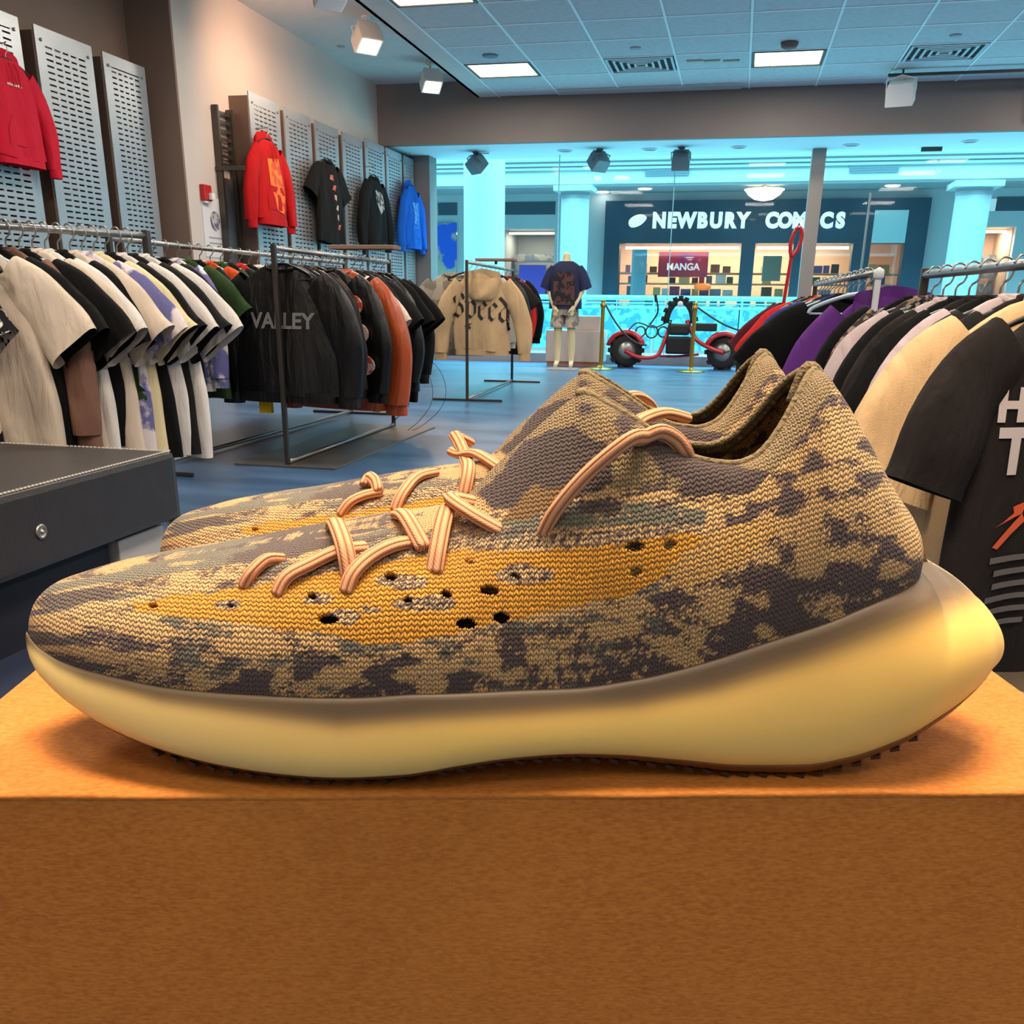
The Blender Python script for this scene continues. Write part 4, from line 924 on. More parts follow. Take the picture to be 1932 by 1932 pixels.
# stanchions
M_brass = mat('brass', (178, 140, 62), .3, .9)
def stanchion(px, py, h, label):
    p = at(px, py, 2, 0)
    t = empty('stanchion', (p.x, p.y, 0), label=label, cat='stanchion', group='brass rope stanchions')
    MB().lathe([(.19, 0), (.19, .012), (.17, .022), (.05, .035), (.03, .06)], 24).build('base', M_brass, t, smooth=True).data.set_sharp_from_angle(angle=.7)
    MB().lathe([(.027, .05), (.027, h-.1)], 14).build('post', M_brass, t, smooth=True).data.set_sharp_from_angle(angle=.7)
    MB().lathe([(.03, h-.1), (.04, h-.085), (.04, h-.05), (.022, h-.035), (.034, h-.015), (.026, h), (0, h+.006)], 14).build('finial', M_brass, t, smooth=True)
    return p
s1 = stanchion(1133, 697, .92, 'brass stanchion post left of the mini bike'); s2 = stanchion(1303, 702, .90, 'brass stanchion post in front of the mini bike seat')
rp = []
for k in range(17):
    q = k/16; rp.append((s1.x+.03+(s2.x-s1.x-.06)*q, s1.y+(s2.y-s1.y)*q+.03, .86-.55*4*q*(1-q)*(.95)))
MB().tube(rp[:9], .012, 6).build('barrier_rope', mat('rope_dark', (60, 44, 48), .7), smooth=True, label='thin dark barrier cord sagging from the left brass stanchion', cat='rope')
rp2 = [(s2.x+.03+k*.05, s2.y+.03, .84-.30*math.sin(min(1, k/16)*PI*.55)) for k in range(17)]
MB().tube(rp2, .012, 6).build('barrier_rope', MATS['rope_dark'], smooth=True, label='thin dark barrier cord falling right from the middle brass stanchion', cat='rope')
# mini bike
bk = empty('mini_bike', (-.83, 14.18, 0), label='red and black mini chopper bike with fat tyres behind the stanchions', cat='mini bike')
M_red = mat('bike_red', (176, 16, 26), .35, coat=.5); M_tyre = mat('tyre', (26, 26, 28), .8, bump=.6, bscale=60); M_rim = mat('bike_rim', (150, 150, 150), .35, .8)
def wheel(x, r_, yaw):
    Mw = Matrix.Translation((x, 0, r_)) @ Matrix.Rotation(yaw, 4, 'Z') @ Matrix.Rotation(PI/2, 4, 'X')
    w_ = MB().lathe([(r_*.55, -.10), (r_*.8, -.11), (r_*.95, -.085), (r_, -.03), (r_, .03), (r_*.95, .085), (r_*.8, .11), (r_*.55, .10)], 28, m=Mw).build('tyre', M_tyre, bk, smooth=True)
    MB().lathe([(r_*.2, -.112), (r_*.54, -.104), (r_*.55, 0), (r_*.54, .104), (r_*.2, .112)], 20, m=Mw).build('rim', M_rim, bk, smooth=True)
    for k in range(10):
        a = 2*PI*k/10; b_ = MB().box((-.02, -.03, -.09), (.02, .03, .09), Mw @ Matrix.Rotation(a, 4, 'Z') @ Matrix.Translation((r_, 0, 0))); b_.build('tread_block', M_tyre, bk)
xl = at(1181, 663, 1, 14.18).x+.83; xr_ = at(1365, 668, 1, 14.18).x+.83
wheel(xl, .235, .25); wheel(xr_, .235, -.25)
def fender(x, s_):
    rows = []
    for k in range(9):
        a = math.radians(15+150*k/8); rows.append([(x+r_*math.cos(a), y, .235+r_*math.sin(a)) for y, r_ in ((-.135, .23), (-.13, .285), (-.06, .30), (.06, .30), (.13, .285), (.135, .23))])
    o = MB().rings(rows, closed=False).build('fender', M_red, bk, smooth=True); md = o.modifiers.new('s', 'SOLIDIFY'); md.thickness = .012
fender(xl, 1); fender(xr_, -1)
MB().tube(smooth_path([(xl, -.13, .235), (xl+.2, -.13, .15), (xl+.45, -.08, .17), (-.18, -.05, .36), (-.1, 0, .62)], 6), .032, 8).build('frame_tube', M_red, bk, smooth=True)
MB().tube(smooth_path([(xr_, -.13, .235), (xr_-.2, -.12, .3), (.26, -.05, .42), (.12, 0, .66)], 6), .032, 8).build('frame_tube', M_red, bk, smooth=True)
MB().tube(smooth_path([(xl+.4, .06, .17), (0, .06, .16), (xr_-.35, .06, .2)], 6), .022, 8).build('frame_tube', M_red, bk, smooth=True)
MB().tube([(xr_, -.12, .235), (xr_+.42, -.12, .36)], .012, 6).build('kick_bar', M_dsteel, bk)
# tall seat / wheel-like back in the middle
rows = []
for k in range(13):
    a = PI*k/12; rows.append([(.02+(.19+.045*math.cos(b_))*math.cos(a), .075*math.sin(b_), .62+(.30+.045*math.cos(b_))*math.sin(a)) for b_ in [2*PI*j/12 for j in range(12)]])
MB().rings(rows, cap=True).build('seat_back', M_tyre, bk, smooth=True)
for k in range(9):
    a = PI*(k+.5)/9; Mk = Matrix.Translation((.02+.235*math.cos(a), 0, .62+.345*math.sin(a))) @ Matrix.Rotation(-a, 4, 'Y'); MB().box((-.02, -.08, -.03), (.025, .08, .03), Mk).build('tread_block', M_tyre, bk)
bx('engine', (-.15, -.1, .2), (.2, .1, .44), mat('engine_black', (30, 28, 30), .5, .4), bk, bevel=.03); bx('seat_pad', (-.13, -.12, .46), (.17, .12, .62), M_black, bk, bevel=.04); bx('battery_box', (.25, -.1, .52), (.55, .08, .63), M_black, bk, bevel=.02); MB().lathe([(.035, 0), (.04, .02), (.035, .04)], 14, m=Matrix.Translation((.02, -.10, .88)) @ Matrix.Rotation(PI/2, 4, 'X')).build('headlight', M_white, bk, smooth=True)
hb = smooth_path([(xl+.25, 0, .5), (xl+.42, 0, .75), (xl+.40, -.02, .93)], 5)
MB().tube(hb, .012, 6).build('handlebar', M_black, bk); MB().tube([(xl+.40, -.02, .90), (xl+.38, -.02, 1.0)], .022, 8).build('grip', M_black, bk)
MB().tube(smooth_path([(xl, -.1, .47), (xl+.15, -.1, .62), (xl+.4, -.1, .56), (xl+.62, -.06, .66), (-.12, -.02, .6)], 5), .01, 6).build('brake_cable', M_black, bk)
for k in range(3): MB().tube(arc((xl+.2+.16*k, -.05, .5), .07+.015*(k % 2), 0, 2*PI, 14), .012, 6).build('chain_ring', M_dsteel, bk)

wc = empty('wire_loops', (-2.22, 6.45, .0), label='thin dark wire loops dangling to the floor behind the jacket rack', cat='cable')
for k in range(2): MB().tube(smooth_path([(-.1+.08*k, .05*k, .60), (.12+.1*k, .02, .42), (.16+.09*k, 0, .2), (.0+.05*k, -.05, .012+.004*k), (-.16, .02, .02+.004*k), (-.06+.03*k, .05, .16), (-.1+.05*k, .06, .3)], 6), .002, 5).build('wire', M_dsteel, wc, smooth=True)

# red reaching pole with a loop
p = at(1470, 580, 1, 6.0)
pole = empty('reach_pole', (p.x, 6.0, .0), label='thin red pole ending in a narrow loop above the far right rack', cat='pole')
top = at(1493, 485, 1, 6.0)-Vector((p.x, 6.0, 0)); bot = Vector((p.x-.04-p.x, 0, .0))
MB().tube([bot, top], .010, 8).build('shaft', M_red, pole)
lp = [at(px, py, 1, 6.0)-Vector((p.x, 6.0, 0)) for px, py in ((1493, 485), (1491, 465), (1496, 445), (1503, 432), (1511, 431), (1513, 445), (1508, 464), (1500, 478), (1494, 485))]
MB().tube(smooth_path(lp, 4), .011, 8).build('loop', M_red, pole, smooth=True)

# black leather bench at left
BXR, BY0, BY1, BZ0, BZ1 = -1.60, .5, 2.50, .25, .45
M_lea = mat('bench_leather', (44, 38, 36), .42, var=.12, vscale=14, bump=.5, bscale=160, spec=.5)
bn_ = empty('leather_bench', (-2.1, 1.5, 0), label='black leather bench with white stitching along its top edge', cat='bench')
MB().box((-.62, -1.0, BZ0), (.5, 1.0, BZ1)).build('cushion', M_lea, bn_, bevel=.018, smooth=False)
MB().box((-.55, -.95, .0), (.44, .72, BZ0)).build('plinth', mat('bench_plinth_shade', (9, 14, 32), .7), bn_)  # widened, its deep navy holds the shade under the bench
stc = MB()
for k in range(150):
    y = -.98+k*.0132; stc.box((.486, y, BZ1-.012+.0135), (.4895, y+.008, BZ1-.012+.0165))
for k in range(80):
    x = -.6+k*.0135; stc.box((x, .985, BZ1-.012+.0135), (x+.008, .9885, BZ1-.012+.0165))
so = stc.build('stitching', mat('stitch_thread', (214, 206, 190), .8), bn_); so['kind'] = 'stuff'
so.location.z = -.0015+.0
rv = at(77, 1003, 0, -1.60)
MB().lathe([(.019, 0), (.019, .003), (.013, .006), (.012, .003), (.005, .003), (.004, .007), (0, .008)], 20, m=Matrix.Translation((.5, rv.y-1.5, rv.z)) @ Matrix.Rotation(PI/2, 4, 'Y')).build('rivet', mat('rivet_nickel', (180, 172, 160), .3, .9), bn_, smooth=True)
lp_ = empty('floor_shade_platform', (-1.15, 1.35, 0), label='added navy platform standing in for the shaded floor beside the bench', cat='platform')  # added slab, darkens the floor where the bench throws its shade
bx('deck', (-.42, -.62, .03), (.42, .62, .10), mat('floor_shade_navy', (8, 20, 50), .9, bump=.5, bscale=300), lp_, bevel=.01); bx('skid', (-.38, -.58, 0), (.38, .58, .03), M_black, lp_)
gp = at(258, 1040, 0, -1.75)
bx('grey_carton', (-1.98, 2.24, 0), (-1.64, 2.46, .235), mat('carton_grey', (176, 170, 164), .7), bevel=.004, label='small plain grey carton on the floor under the bench end', cat='carton')
# ------------------------------------------------------------------ cardboard box and the pair of knit sneakers
BT = CAMH-.138                                   # height of the box top
ev = ray(915, 569); ev.z = 0; ev.normalize(); eu = Vector((ev.y, -ev.x, 0))
BYAW = math.atan2(eu.y, eu.x)
BF = Matrix.Translation((0, 0, BT)) @ Matrix.Rotation(BYAW, 4, 'Z')      # box frame: x right, y away, z up
BFi = BF.inverted()
def lift(px, py, y):
    """point of the picture on the upright plane y = const of the box frame"""
    r = BFi.to_3x3() @ ray(px, py); c = BFi @ CAMP; t = (y-c.y)/r.y; p = c+r*t
    return p.x, p.z
def ontop(px, py):
    r = BFi.to_3x3() @ ray(px, py); c = BFi @ CAMP; t = -c.z/r.z; p = c+r*t
    return p.x, p.y
fe_ = ontop(966, 1497)[1]; le = ontop(30, 1295)[0]; re_ = ontop(1908, 1292)[0]
HB = .145; DB = .285
cb = empty('cardboard_box', tuple(BF @ Vector((0, 0, -HB))), BYAW, label='plain brown cardboard box carrying the pair of sneakers', cat='cardboard box')
def card_mat():
    m = mat('kraft_card', (196, 128, 66), .8, spec=.25)
    nt = m.node_tree; b = nt.nodes['Principled BSDF']; tc = nt.nodes.new('ShaderNodeTexCoord')
    n = nt.nodes.new('ShaderNodeTexNoise'); n.inputs['Scale'].default_value = 700; n.inputs['Detail'].default_value = 4
    n2 = nt.nodes.new('ShaderNodeTexNoise'); n2.inputs['Scale'].default_value = 14; n2.inputs['Detail'].default_value = 5
    mp = nt.nodes.new('ShaderNodeMapping'); mp.inputs['Scale'].default_value = (.6, 1, 1.5)
    nt.links.new(tc.outputs['Object'], mp.inputs[0]); nt.links.new(mp.outputs[0], n.inputs['Vector']); nt.links.new(tc.outputs['Object'], n2.inputs['Vector'])
    r = nt.nodes.new('ShaderNodeValToRGB'); r.color_ramp.elements[0].position = .32; r.color_ramp.elements[0].color = lin((170, 98, 37))+(1,)
    r.color_ramp.elements[1].position = .68; r.color_ramp.elements[1].color = lin((201, 129, 56))+(1,)
    mx = nt.nodes.new('ShaderNodeMix'); mx.data_type = 'FLOAT'; mx.inputs[0].default_value = .3
    nt.links.new(n.outputs['Fac'], mx.inputs[2]); nt.links.new(n2.outputs['Fac'], mx.inputs[3]); nt.links.new(mx.outputs[0], r.inputs[0]); nt.links.new(r.outputs[0], b.inputs['Base Color'])
    bp = nt.nodes.new('ShaderNodeBump'); bp.inputs['Strength'].default_value = .25; bp.inputs['Distance'].default_value = .0006
    nt.links.new(n.outputs['Fac'], bp.inputs['Height']); nt.links.new(bp.outputs[0], b.inputs['Normal'])
    return m
M_card = card_mat()
def slab(name, a, b, bev=.0018):
    o = MB().box(a, b).build(name, M_card, cb, bevel=bev); return o
y0_, y1_ = fe_, fe_+DB
# top panel with a slightly wavy rounded front fold
rows = []; NXB = 60
prof = [(0.0006, HB-.0024), (.0001, HB-.0015), (.0002, HB-.0007), (.0008, HB-.0002), (.003, HB), (.05, HB), (DB-.002, HB), (DB, HB-.001), (DB, HB-.0024)]
for k in range(NXB+1):
    x = le+(re_-le)*k/NXB; wv = .0002*math.sin(k*.31)+.00015*math.sin(k*.83+1)
    rows.append([(x, y0_+a, z+(wv if 0 < i < 4 else 0)) for i, (a, z) in enumerate(prof)])
tp = MB(); tp.rings(rows, closed=True, cap=True); tpo = tp.build('top_panel', M_card, cb, smooth=True); tpo.data.set_sharp_from_angle(angle=.9)
slab('front_panel', (le, y0_+.0006, 0), (re_, y0_+.004, HB-.0023), .0005); slab('back_panel', (le, y1_-.004, 0), (re_, y1_-.001, HB-.0023), .0005)
slab('side_panel', (le+.0002, y0_+.004, 0), (le+.003, y1_-.004, HB-.0023), .0005); slab('side_panel', (re_-.003, y0_+.004, 0), (re_-.0002, y1_-.004, HB-.0023), .0005); slab('bottom_panel', (le+.003, y0_+.004, .0), (re_-.003, y1_-.004, .003), .0005)
# pedestal that carries the box (hidden below it)
pd = empty('display_pedestal', tuple(BF @ Vector((0, 0, -BT))), BYAW, label='narrow dark pedestal under the cardboard box', cat='pedestal')
bx('column', (le+.03, y0_+.03, .04), (re_-.03, y1_-.03, BT-HB-.02), mat('pedestal_dark', (50, 48, 50), .6), pd, bevel=.004); bx('top', (le+.01, y0_+.01, BT-HB-.02), (re_-.01, y1_-.01, BT-HB-.0005), MATS['pedestal_dark'], pd, bevel=.003); bx('foot', (le, y0_, 0), (re_, y1_, .04), MATS['pedestal_dark'], pd, bevel=.004)

# ---- sneaker shape, drawn from picture curves lifted onto the shoe's own planes
VC = fe_+.043                               # centre line of the near shoe in the box frame
def curve(pts, wfun, n=None):
    """list of picture points -> arrays x, z using lateral offset -wfun(px)"""
    xs = []; zs = []
    for px, py in pts:
        x, z = lift(px, py, VC-wfun(px)); xs.append(x); zs.append(z)
    return np.array(xs), np.array(zs)
def pchip(x, y, q):
    x = np.asarray(x, float); y = np.asarray(y, float); h = np.diff(x); d = np.diff(y)/h; m = np.zeros_like(y)
    for i in range(1, len(x)-1):
        if d[i-1]*d[i] > 0:
            w1 = 2*h[i]+h[i-1]; w2 = h[i]+2*h[i-1]; m[i] = (w1+w2)/(w1/d[i-1]+w2/d[i])
    m[0] = d[0]; m[-1] = d[-1]
    q = np.clip(q, x[0], x[-1]); k = np.clip(np.searchsorted(x, q)-1, 0, len(x)-2); t = (q-x[k])/h[k]
    return (2*t**3-3*t**2+1)*y[k]+(t**3-2*t**2+t)*h[k]*m[k]+(-2*t**3+3*t**2)*y[k+1]+(t**3-t**2)*h[k]*m[k+1]
WP = [55, 70, 100, 150, 230, 340, 480, 640, 800, 1000, 1200, 1400, 1560, 1690, 1780, 1840, 1872, 1885]
WV = [.002, .011, .0195, .027, .0335, .040, .0445, .047, .047, .0435, .0405, .0405, .041, .040, .035, .0265, .014, .001]
WUP = [55, 70, 100, 150, 230, 340, 480, 640, 800, 1000, 1200, 1400, 1500, 1580, 1640, 1690, 1720, 1738, 1749, 1885]
WUV = [.001, .009, .017, .0245, .031, .0375, .042, .0445, .0445, .0405, .0375, .0365, .037, .0355, .033, .028, .021, .0125, .001, .0008]
def wsole(px): return float(pchip(WP, WV, px))
def wup(px): return float(pchip(WUP, WUV, px))
# boundary sole/upper on the near side, bottom of midsole, top of everything
BND = [(57, 1200), (75, 1222), (105, 1243), (160, 1266), (230, 1284), (320, 1303), (430, 1315), (540, 1322), (660, 1325), (800, 1318), (940, 1313), (1080, 1307), (1200, 1290), (1330, 1258), (1450, 1220), (1560, 1182), (1650, 1140), (1705, 1108), (1735, 1080), (1749, 1063)]
BOT = [(55, 1232), (70, 1262), (100, 1298), (150, 1340), (220, 1382), (320, 1422), (430, 1450), (540, 1466), (650, 1472), (760, 1467), (860, 1451), (950, 1437), (1050, 1429), (1160, 1431), (1280, 1443), (1400, 1456), (1500, 1458), (1590, 1444), (1680, 1413), (1760, 1368), (1820, 1322), (1860, 1275), (1880, 1240), (1885, 1225)]
TOPM = [(1749, 1063), (1790, 1088), (1830, 1122), (1860, 1160), (1877, 1195), (1885, 1222)]
bx_b, bz_b = curve(BND, lambda p: wup(p)); bx_o, bz_o = curve(BOT, lambda p: wsole(p)*.82); bx_t, bz_t = curve(TOPM, lambda p: wup(p)*.4)
zmin = bz_o.min()-.0024; print('DZ', -zmin, 'fe', fe_)
for z_ in (bz_b, bz_o, bz_t): z_ -= zmin*0
X0 = min(bx_o[0], bx_b[0]); X1 = bx_o[-1]
pxs = lambda x: np.interp(x, bx_o, [p[0] for p in BOT])     # shoe x -> picture column
DZ = -zmin                                                   # raise so that the tread stands on the box
def pxw(x): return float(pchip(WP, WV, pxs(x)))
def pxu(x): return float(pchip(WUP, WUV, pxs(x)))
NS = 300
tt = np.linspace(0, 1, NS); xst = X0+(X1-X0)*(.5-.5*np.cos(PI*tt))*.5+(X1-X0)*tt*.5
ztop_m = np.where(xst < bx_b[-1], pchip(bx_b, bz_b, xst), pchip(bx_t, bz_t, xst))
zbot_m = pchip(bx_o, bz_o, xst)
ws = np.array([pxw(x) for x in xst]); wu = np.array([pxu(x) for x in xst])
def sole_rings(lo=0):
    rows = []; cols = []
    for i in range(NS):
        h = ztop_m[i]-zbot_m[i]; row = []; cc = []
        s0 = [(wu[i]*.55, ztop_m[i]-.0015), (wu[i]*.93, ztop_m[i]-.0002), (wu[i]*.985, ztop_m[i]+.0004), (wu[i]+.0006, ztop_m[i])]
        n = 22; side = list(s0)
        pk = pxs(xst[i])
        for k in range(1, n+1):
            t = k/n
            zz = ztop_m[i]-h*t
            # outward bulge: quick under the upper, full at ~60 %, tucked in at the bottom
            tq = min(1, t/.62); bl = min(1, max(0, (pk-1600)/140)); e = (math.sin(tq*PI/2)**.8)*(1-bl)+math.sqrt(max(0, 1-(1-tq)**2))*bl
            y = wu[i]+.0006+(ws[i]-wu[i])*e
            if t > .62: y -= ws[i]*.18*((t-.62)/.38)**2
            side.append((y, zz))
        side.append((ws[i]*.5, zbot_m[i]-.0002)); side.append((0, zbot_m[i]))
        near = [(xst[i], -y, z) for y, z in side]; far = [(xst[i], y, z) for y, z in reversed(side[:-1])]
        row = near+far
        tn = [max(0, (q-3)/22) for q in range(len(side))]; cc = tn+list(reversed(tn[:-1]))
        rows.append(row); cols.append(cc)
    return rows, cols
def set_attr_color(me, arr, name='tint'):
    a = me.color_attributes.new(name, 'FLOAT_COLOR', 'POINT'); a.data.foreach_set('color', np.asarray(arr, np.float32).ravel())
rows, cols = sole_rings()
sb = MB().rings(rows, closed=True)
sole_me = bpy.data.meshes.new('midsole'); sole_me.from_pydata(sb.v, [], sb.f); bm = bmesh.new(); bm.from_mesh(sole_me); bmesh.ops.recalc_face_normals(bm, faces=bm.faces); bm.to_mesh(sole_me); bm.free(); smooth_mesh(sole_me)
gfr = np.interp(pxs(xst), [55, 150, 350, 640, 800, 1000, 1300, 1500, 1700, 1800, 1885], [.05, .06, .08, .22, .27, .29, .30, .34, .40, .36, .3])
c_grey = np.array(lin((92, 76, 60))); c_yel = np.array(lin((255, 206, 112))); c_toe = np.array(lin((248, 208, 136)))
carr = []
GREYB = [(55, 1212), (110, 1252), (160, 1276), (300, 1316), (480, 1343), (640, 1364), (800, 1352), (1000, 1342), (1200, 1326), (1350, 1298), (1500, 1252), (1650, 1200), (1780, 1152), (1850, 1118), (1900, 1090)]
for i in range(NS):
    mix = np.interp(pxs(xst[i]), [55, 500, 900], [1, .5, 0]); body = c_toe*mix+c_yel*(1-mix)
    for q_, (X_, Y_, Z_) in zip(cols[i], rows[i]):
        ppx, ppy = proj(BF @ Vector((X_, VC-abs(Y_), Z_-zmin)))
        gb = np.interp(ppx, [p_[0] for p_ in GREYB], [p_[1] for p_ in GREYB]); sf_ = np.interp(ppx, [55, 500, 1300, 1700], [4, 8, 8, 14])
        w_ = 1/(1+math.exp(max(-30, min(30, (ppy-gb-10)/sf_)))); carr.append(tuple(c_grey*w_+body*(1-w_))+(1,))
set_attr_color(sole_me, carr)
def attr_mat(name, rough, sss=0., bump=None, spec=.4):
    m = bpy.data.materials.new(name); m.use_nodes = True; MATS[name] = m; nt = m.node_tree; b = nt.nodes['Principled BSDF']
    a = nt.nodes.new('ShaderNodeAttribute'); a.attribute_name = 'tint'; b.inputs['Roughness'].default_value = rough; b.inputs['Specular IOR Level'].default_value = spec
    nt.links.new(a.outputs['Color'], b.inputs['Base Color'])
    if sss: b.inputs['Subsurface Weight'].default_value = sss; b.inputs['Subsurface Radius'].default_value = (.030, .017, .006); b.inputs['Subsurface Scale'].default_value = .8
    return m, nt, b, a
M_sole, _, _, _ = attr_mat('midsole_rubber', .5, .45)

# outsole: thin gum band with lugs
ob = []
for i in range(6, NS-6):
    z = zbot_m[i]; w_ = ws[i]*.83
    hh = ztop_m[i]-zbot_m[i]; hb_ = min(.35*hh, float(np.interp(pxs(xst[i]), [55, 300, 1000, 1300, 1500, 1800, 1885], [.0006, .0012, .0018, .0026, .0036, .0030, .001])))
    ys_ = lambda q: ws[i]*(1-.18*max(0, ((1-q/hh)-.62)/.38)**2)+.0007
    side = [(ys_(hb_)-.0012, z+hb_+.0002), (ys_(hb_), z+hb_), (ys_(hb_*.5), z+hb_*.5), (ys_(0), z), (ys_(0)-.0006, z-.0008), (w_*.93, z-.0012), (0, z-.0012)]
    ob.append([(xst[i], -y, q) for y, q in side]+[(xst[i], y, q) for y, q in reversed(side[:-1])]+[(xst[i], w_*.6, z+.001), (xst[i], -w_*.6, z+.001)])
outs = MB().rings(ob, closed=True, cap=True)
out_me = outs.mesh('outsole', True)
lug = MB(); xx = X0+.05
while xx < X1-.035:
    z = float(np.interp(xx, xst, zbot_m)); w_ = float(np.interp(xx, xst, ws))*.80; z2 = float(np.interp(xx+.002, xst, zbot_m)); sl = math.atan2(z2-z, .002)
    for sd in (-1, 1):
        M_ = Matrix.Translation((xx, sd*w_*.9, z-.0026)) @ Matrix.Rotation(-sl, 4, 'Y') @ Matrix.Rotation(sd*.5, 4, 'Z'); lug.box((-.0014, -.005, .0002), (.0014, .002, .0014), M_)
        M_ = Matrix.Translation((xx, sd*w_*.45, z-.0026)) @ Matrix.Rotation(-sl, 4, 'Y') @ Matrix.Rotation(sd*.5, 4, 'Z'); lug.box((-.0016, -.008, -.0002), (.0016, .008, .0014), M_)
    xx += .0058
lug_me = lug.mesh('tread')
M_gum = mat('gum_outsole', (112, 72, 32), .45, var=.15, vscale=40)

# ---- knit upper
TOPL = [(56, 1188), (62, 1158), (78, 1128), (105, 1105), (150, 1090), (220, 1072), (310, 1056), (420, 1040), (520, 1022), (620, 1004), (720, 986), (800, 974), (850, 962), (885, 938), (925, 893), (985, 838), (1040, 788), (1080, 757), (1104, 744)]
COLL = [(1118, 752), (1150, 770), (1200, 800), (1245, 832), (1290, 862), (1340, 877), (1385, 881), (1425, 868), (1452, 842), (1480, 800), (1508, 748), (1528, 710)]
HEEL = [(1538, 702), (1560, 728), (1590, 778), (1615, 826), (1640, 876), (1662, 915), (1692, 955), (1720, 995), (1738, 1030), (1748, 1060)]
YT = lambda px: float(np.interp(px, [1085, 1104, 1118, 1150, 1200, 1260, 1340, 1420, 1470, 1510, 1530, 1540], [0, .003, .007, .0115, .015, .0175, .019, .018, .015, .010, .004, 0]))
xs_t = []; zs_t = []; yt_t = []
for px, py in TOPL+COLL+HEEL:
    y = YT(px); x, z = lift(px, py, VC-y); xs_t.append(x); zs_t.append(z); yt_t.append(y)
xs_t[0] = X0+.0004
for i in range(1, len(xs_t)):
    if xs_t[i] <= xs_t[i-1]: xs_t[i] = xs_t[i-1]+.0004
NU = 560; MU = 150
XU0 = X0+.0006; XU1 = xs_t[-1]+.0004
tu = np.linspace(0, 1, NU); xu = XU0+(XU1-XU0)*((.5-.5*np.cos(PI*tu))*.45+tu*.55)
zt_u = pchip(xs_t, zs_t, xu); yt_u = np.interp(xu, xs_t, yt_t)
zb_u = np.interp(xu, xst, ztop_m)-.0012
wu_u = np.array([pxu(x) for x in xu])-.0008
wu_u = np.maximum(wu_u, .0003)
pxu_arr = np.interp(xu, xs_t, [p[0] for p in TOPL+COLL+HEEL])
ztop_hi = np.maximum(zt_u, zb_u+.0004)
# exponents along the length: round toe box, narrow tongue, straight collar walls
ea_ = np.interp(pxu_arr, [55, 200, 600, 820, 900, 1000, 1110, 1200, 1400, 1540, 1650, 1750], [.8, .62, .62, .72, 1.25, 1.5, 1.25, .95, .85, .8, .75, .7])
eb_ = np.interp(pxu_arr, [55, 200, 600, 820, 900, 1000, 1110, 1200, 1400, 1540, 1650, 1750], [.95, .95, .95, .95, .9, .9, .9, 1.0, 1.05, 1.0, .95, .9])
V = np.zeros((NU, MU, 3)); ph = np.linspace(0, PI/2, MU)
for i in range(NU):
    c = np.cos(ph)**ea_[i]; s = np.sin(ph)**eb_[i]
    y = yt_u[i]+(wu_u[i]-yt_u[i])*c
    # slight outward belly low on the side
    y += .0022*np.sin(np.clip(ph/(PI*.30), 0, 1)*PI)*min(1, wu_u[i]/.03)*(1 if wu_u[i] > yt_u[i] else 0)
    V[i, :, 0] = xu[i]; V[i, :, 1] = -y; V[i, :, 2] = zb_u[i]+(ztop_hi[i]-zb_u[i])*s
# ---- colour of every stitch, from a drawing of the knit in picture columns/rows
rng = np.random.RandomState(5)
def vnoise(x, y, seed):
    r = np.random.RandomState(seed); L = r.rand(256, 256); xi = np.floor(x).astype(int); yi = np.floor(y).astype(int); fx_ = x-xi; fy_ = y-yi
    fx_ = fx_*fx_*(3-2*fx_); fy_ = fy_*fy_*(3-2*fy_); g = lambda a, b: L[a % 256, b % 256]
    return (g(xi, yi)*(1-fx_)+g(xi+1, yi)*fx_)*(1-fy_)+(g(xi, yi+1)*(1-fx_)+g(xi+1, yi+1)*fx_)*fy_
def fbm(x, y, seed, o=3):
    a = 0; w_ = .5; t = 0
    for k in range(o): a = a+w_*vnoise(x*2**k+17*k, y*2**k+31*k, seed+k); t += w_; w_ *= .5
    return a/t
def inpoly(px, py, poly):
    r = np.zeros(px.shape, bool); n = len(poly)
    for i in range(n):
        x1, y1 = poly[i]; x2, y2 = poly[(i+1) % n]
        if y1 == y2: continue
        c = ((y1 > py) != (y2 > py)) & (px < (x2-x1)*(py-y1)/(y2-y1)+x1); r ^= c
    return r
W = np.array((BF @ Matrix.Translation((0, VC, DZ))).to_4x4()); Pw = V.reshape(-1, 3) @ W[:3, :3].T + W[:3, 3]
Cc = (Pw-np.array(CAMP)) @ np.array(RW)         # world -> camera
PXX = (PX0+FPX*Cc[:, 0]/-Cc[:, 2]); PYY = (PY0-FPX*Cc[:, 1]/-Cc[:, 2])
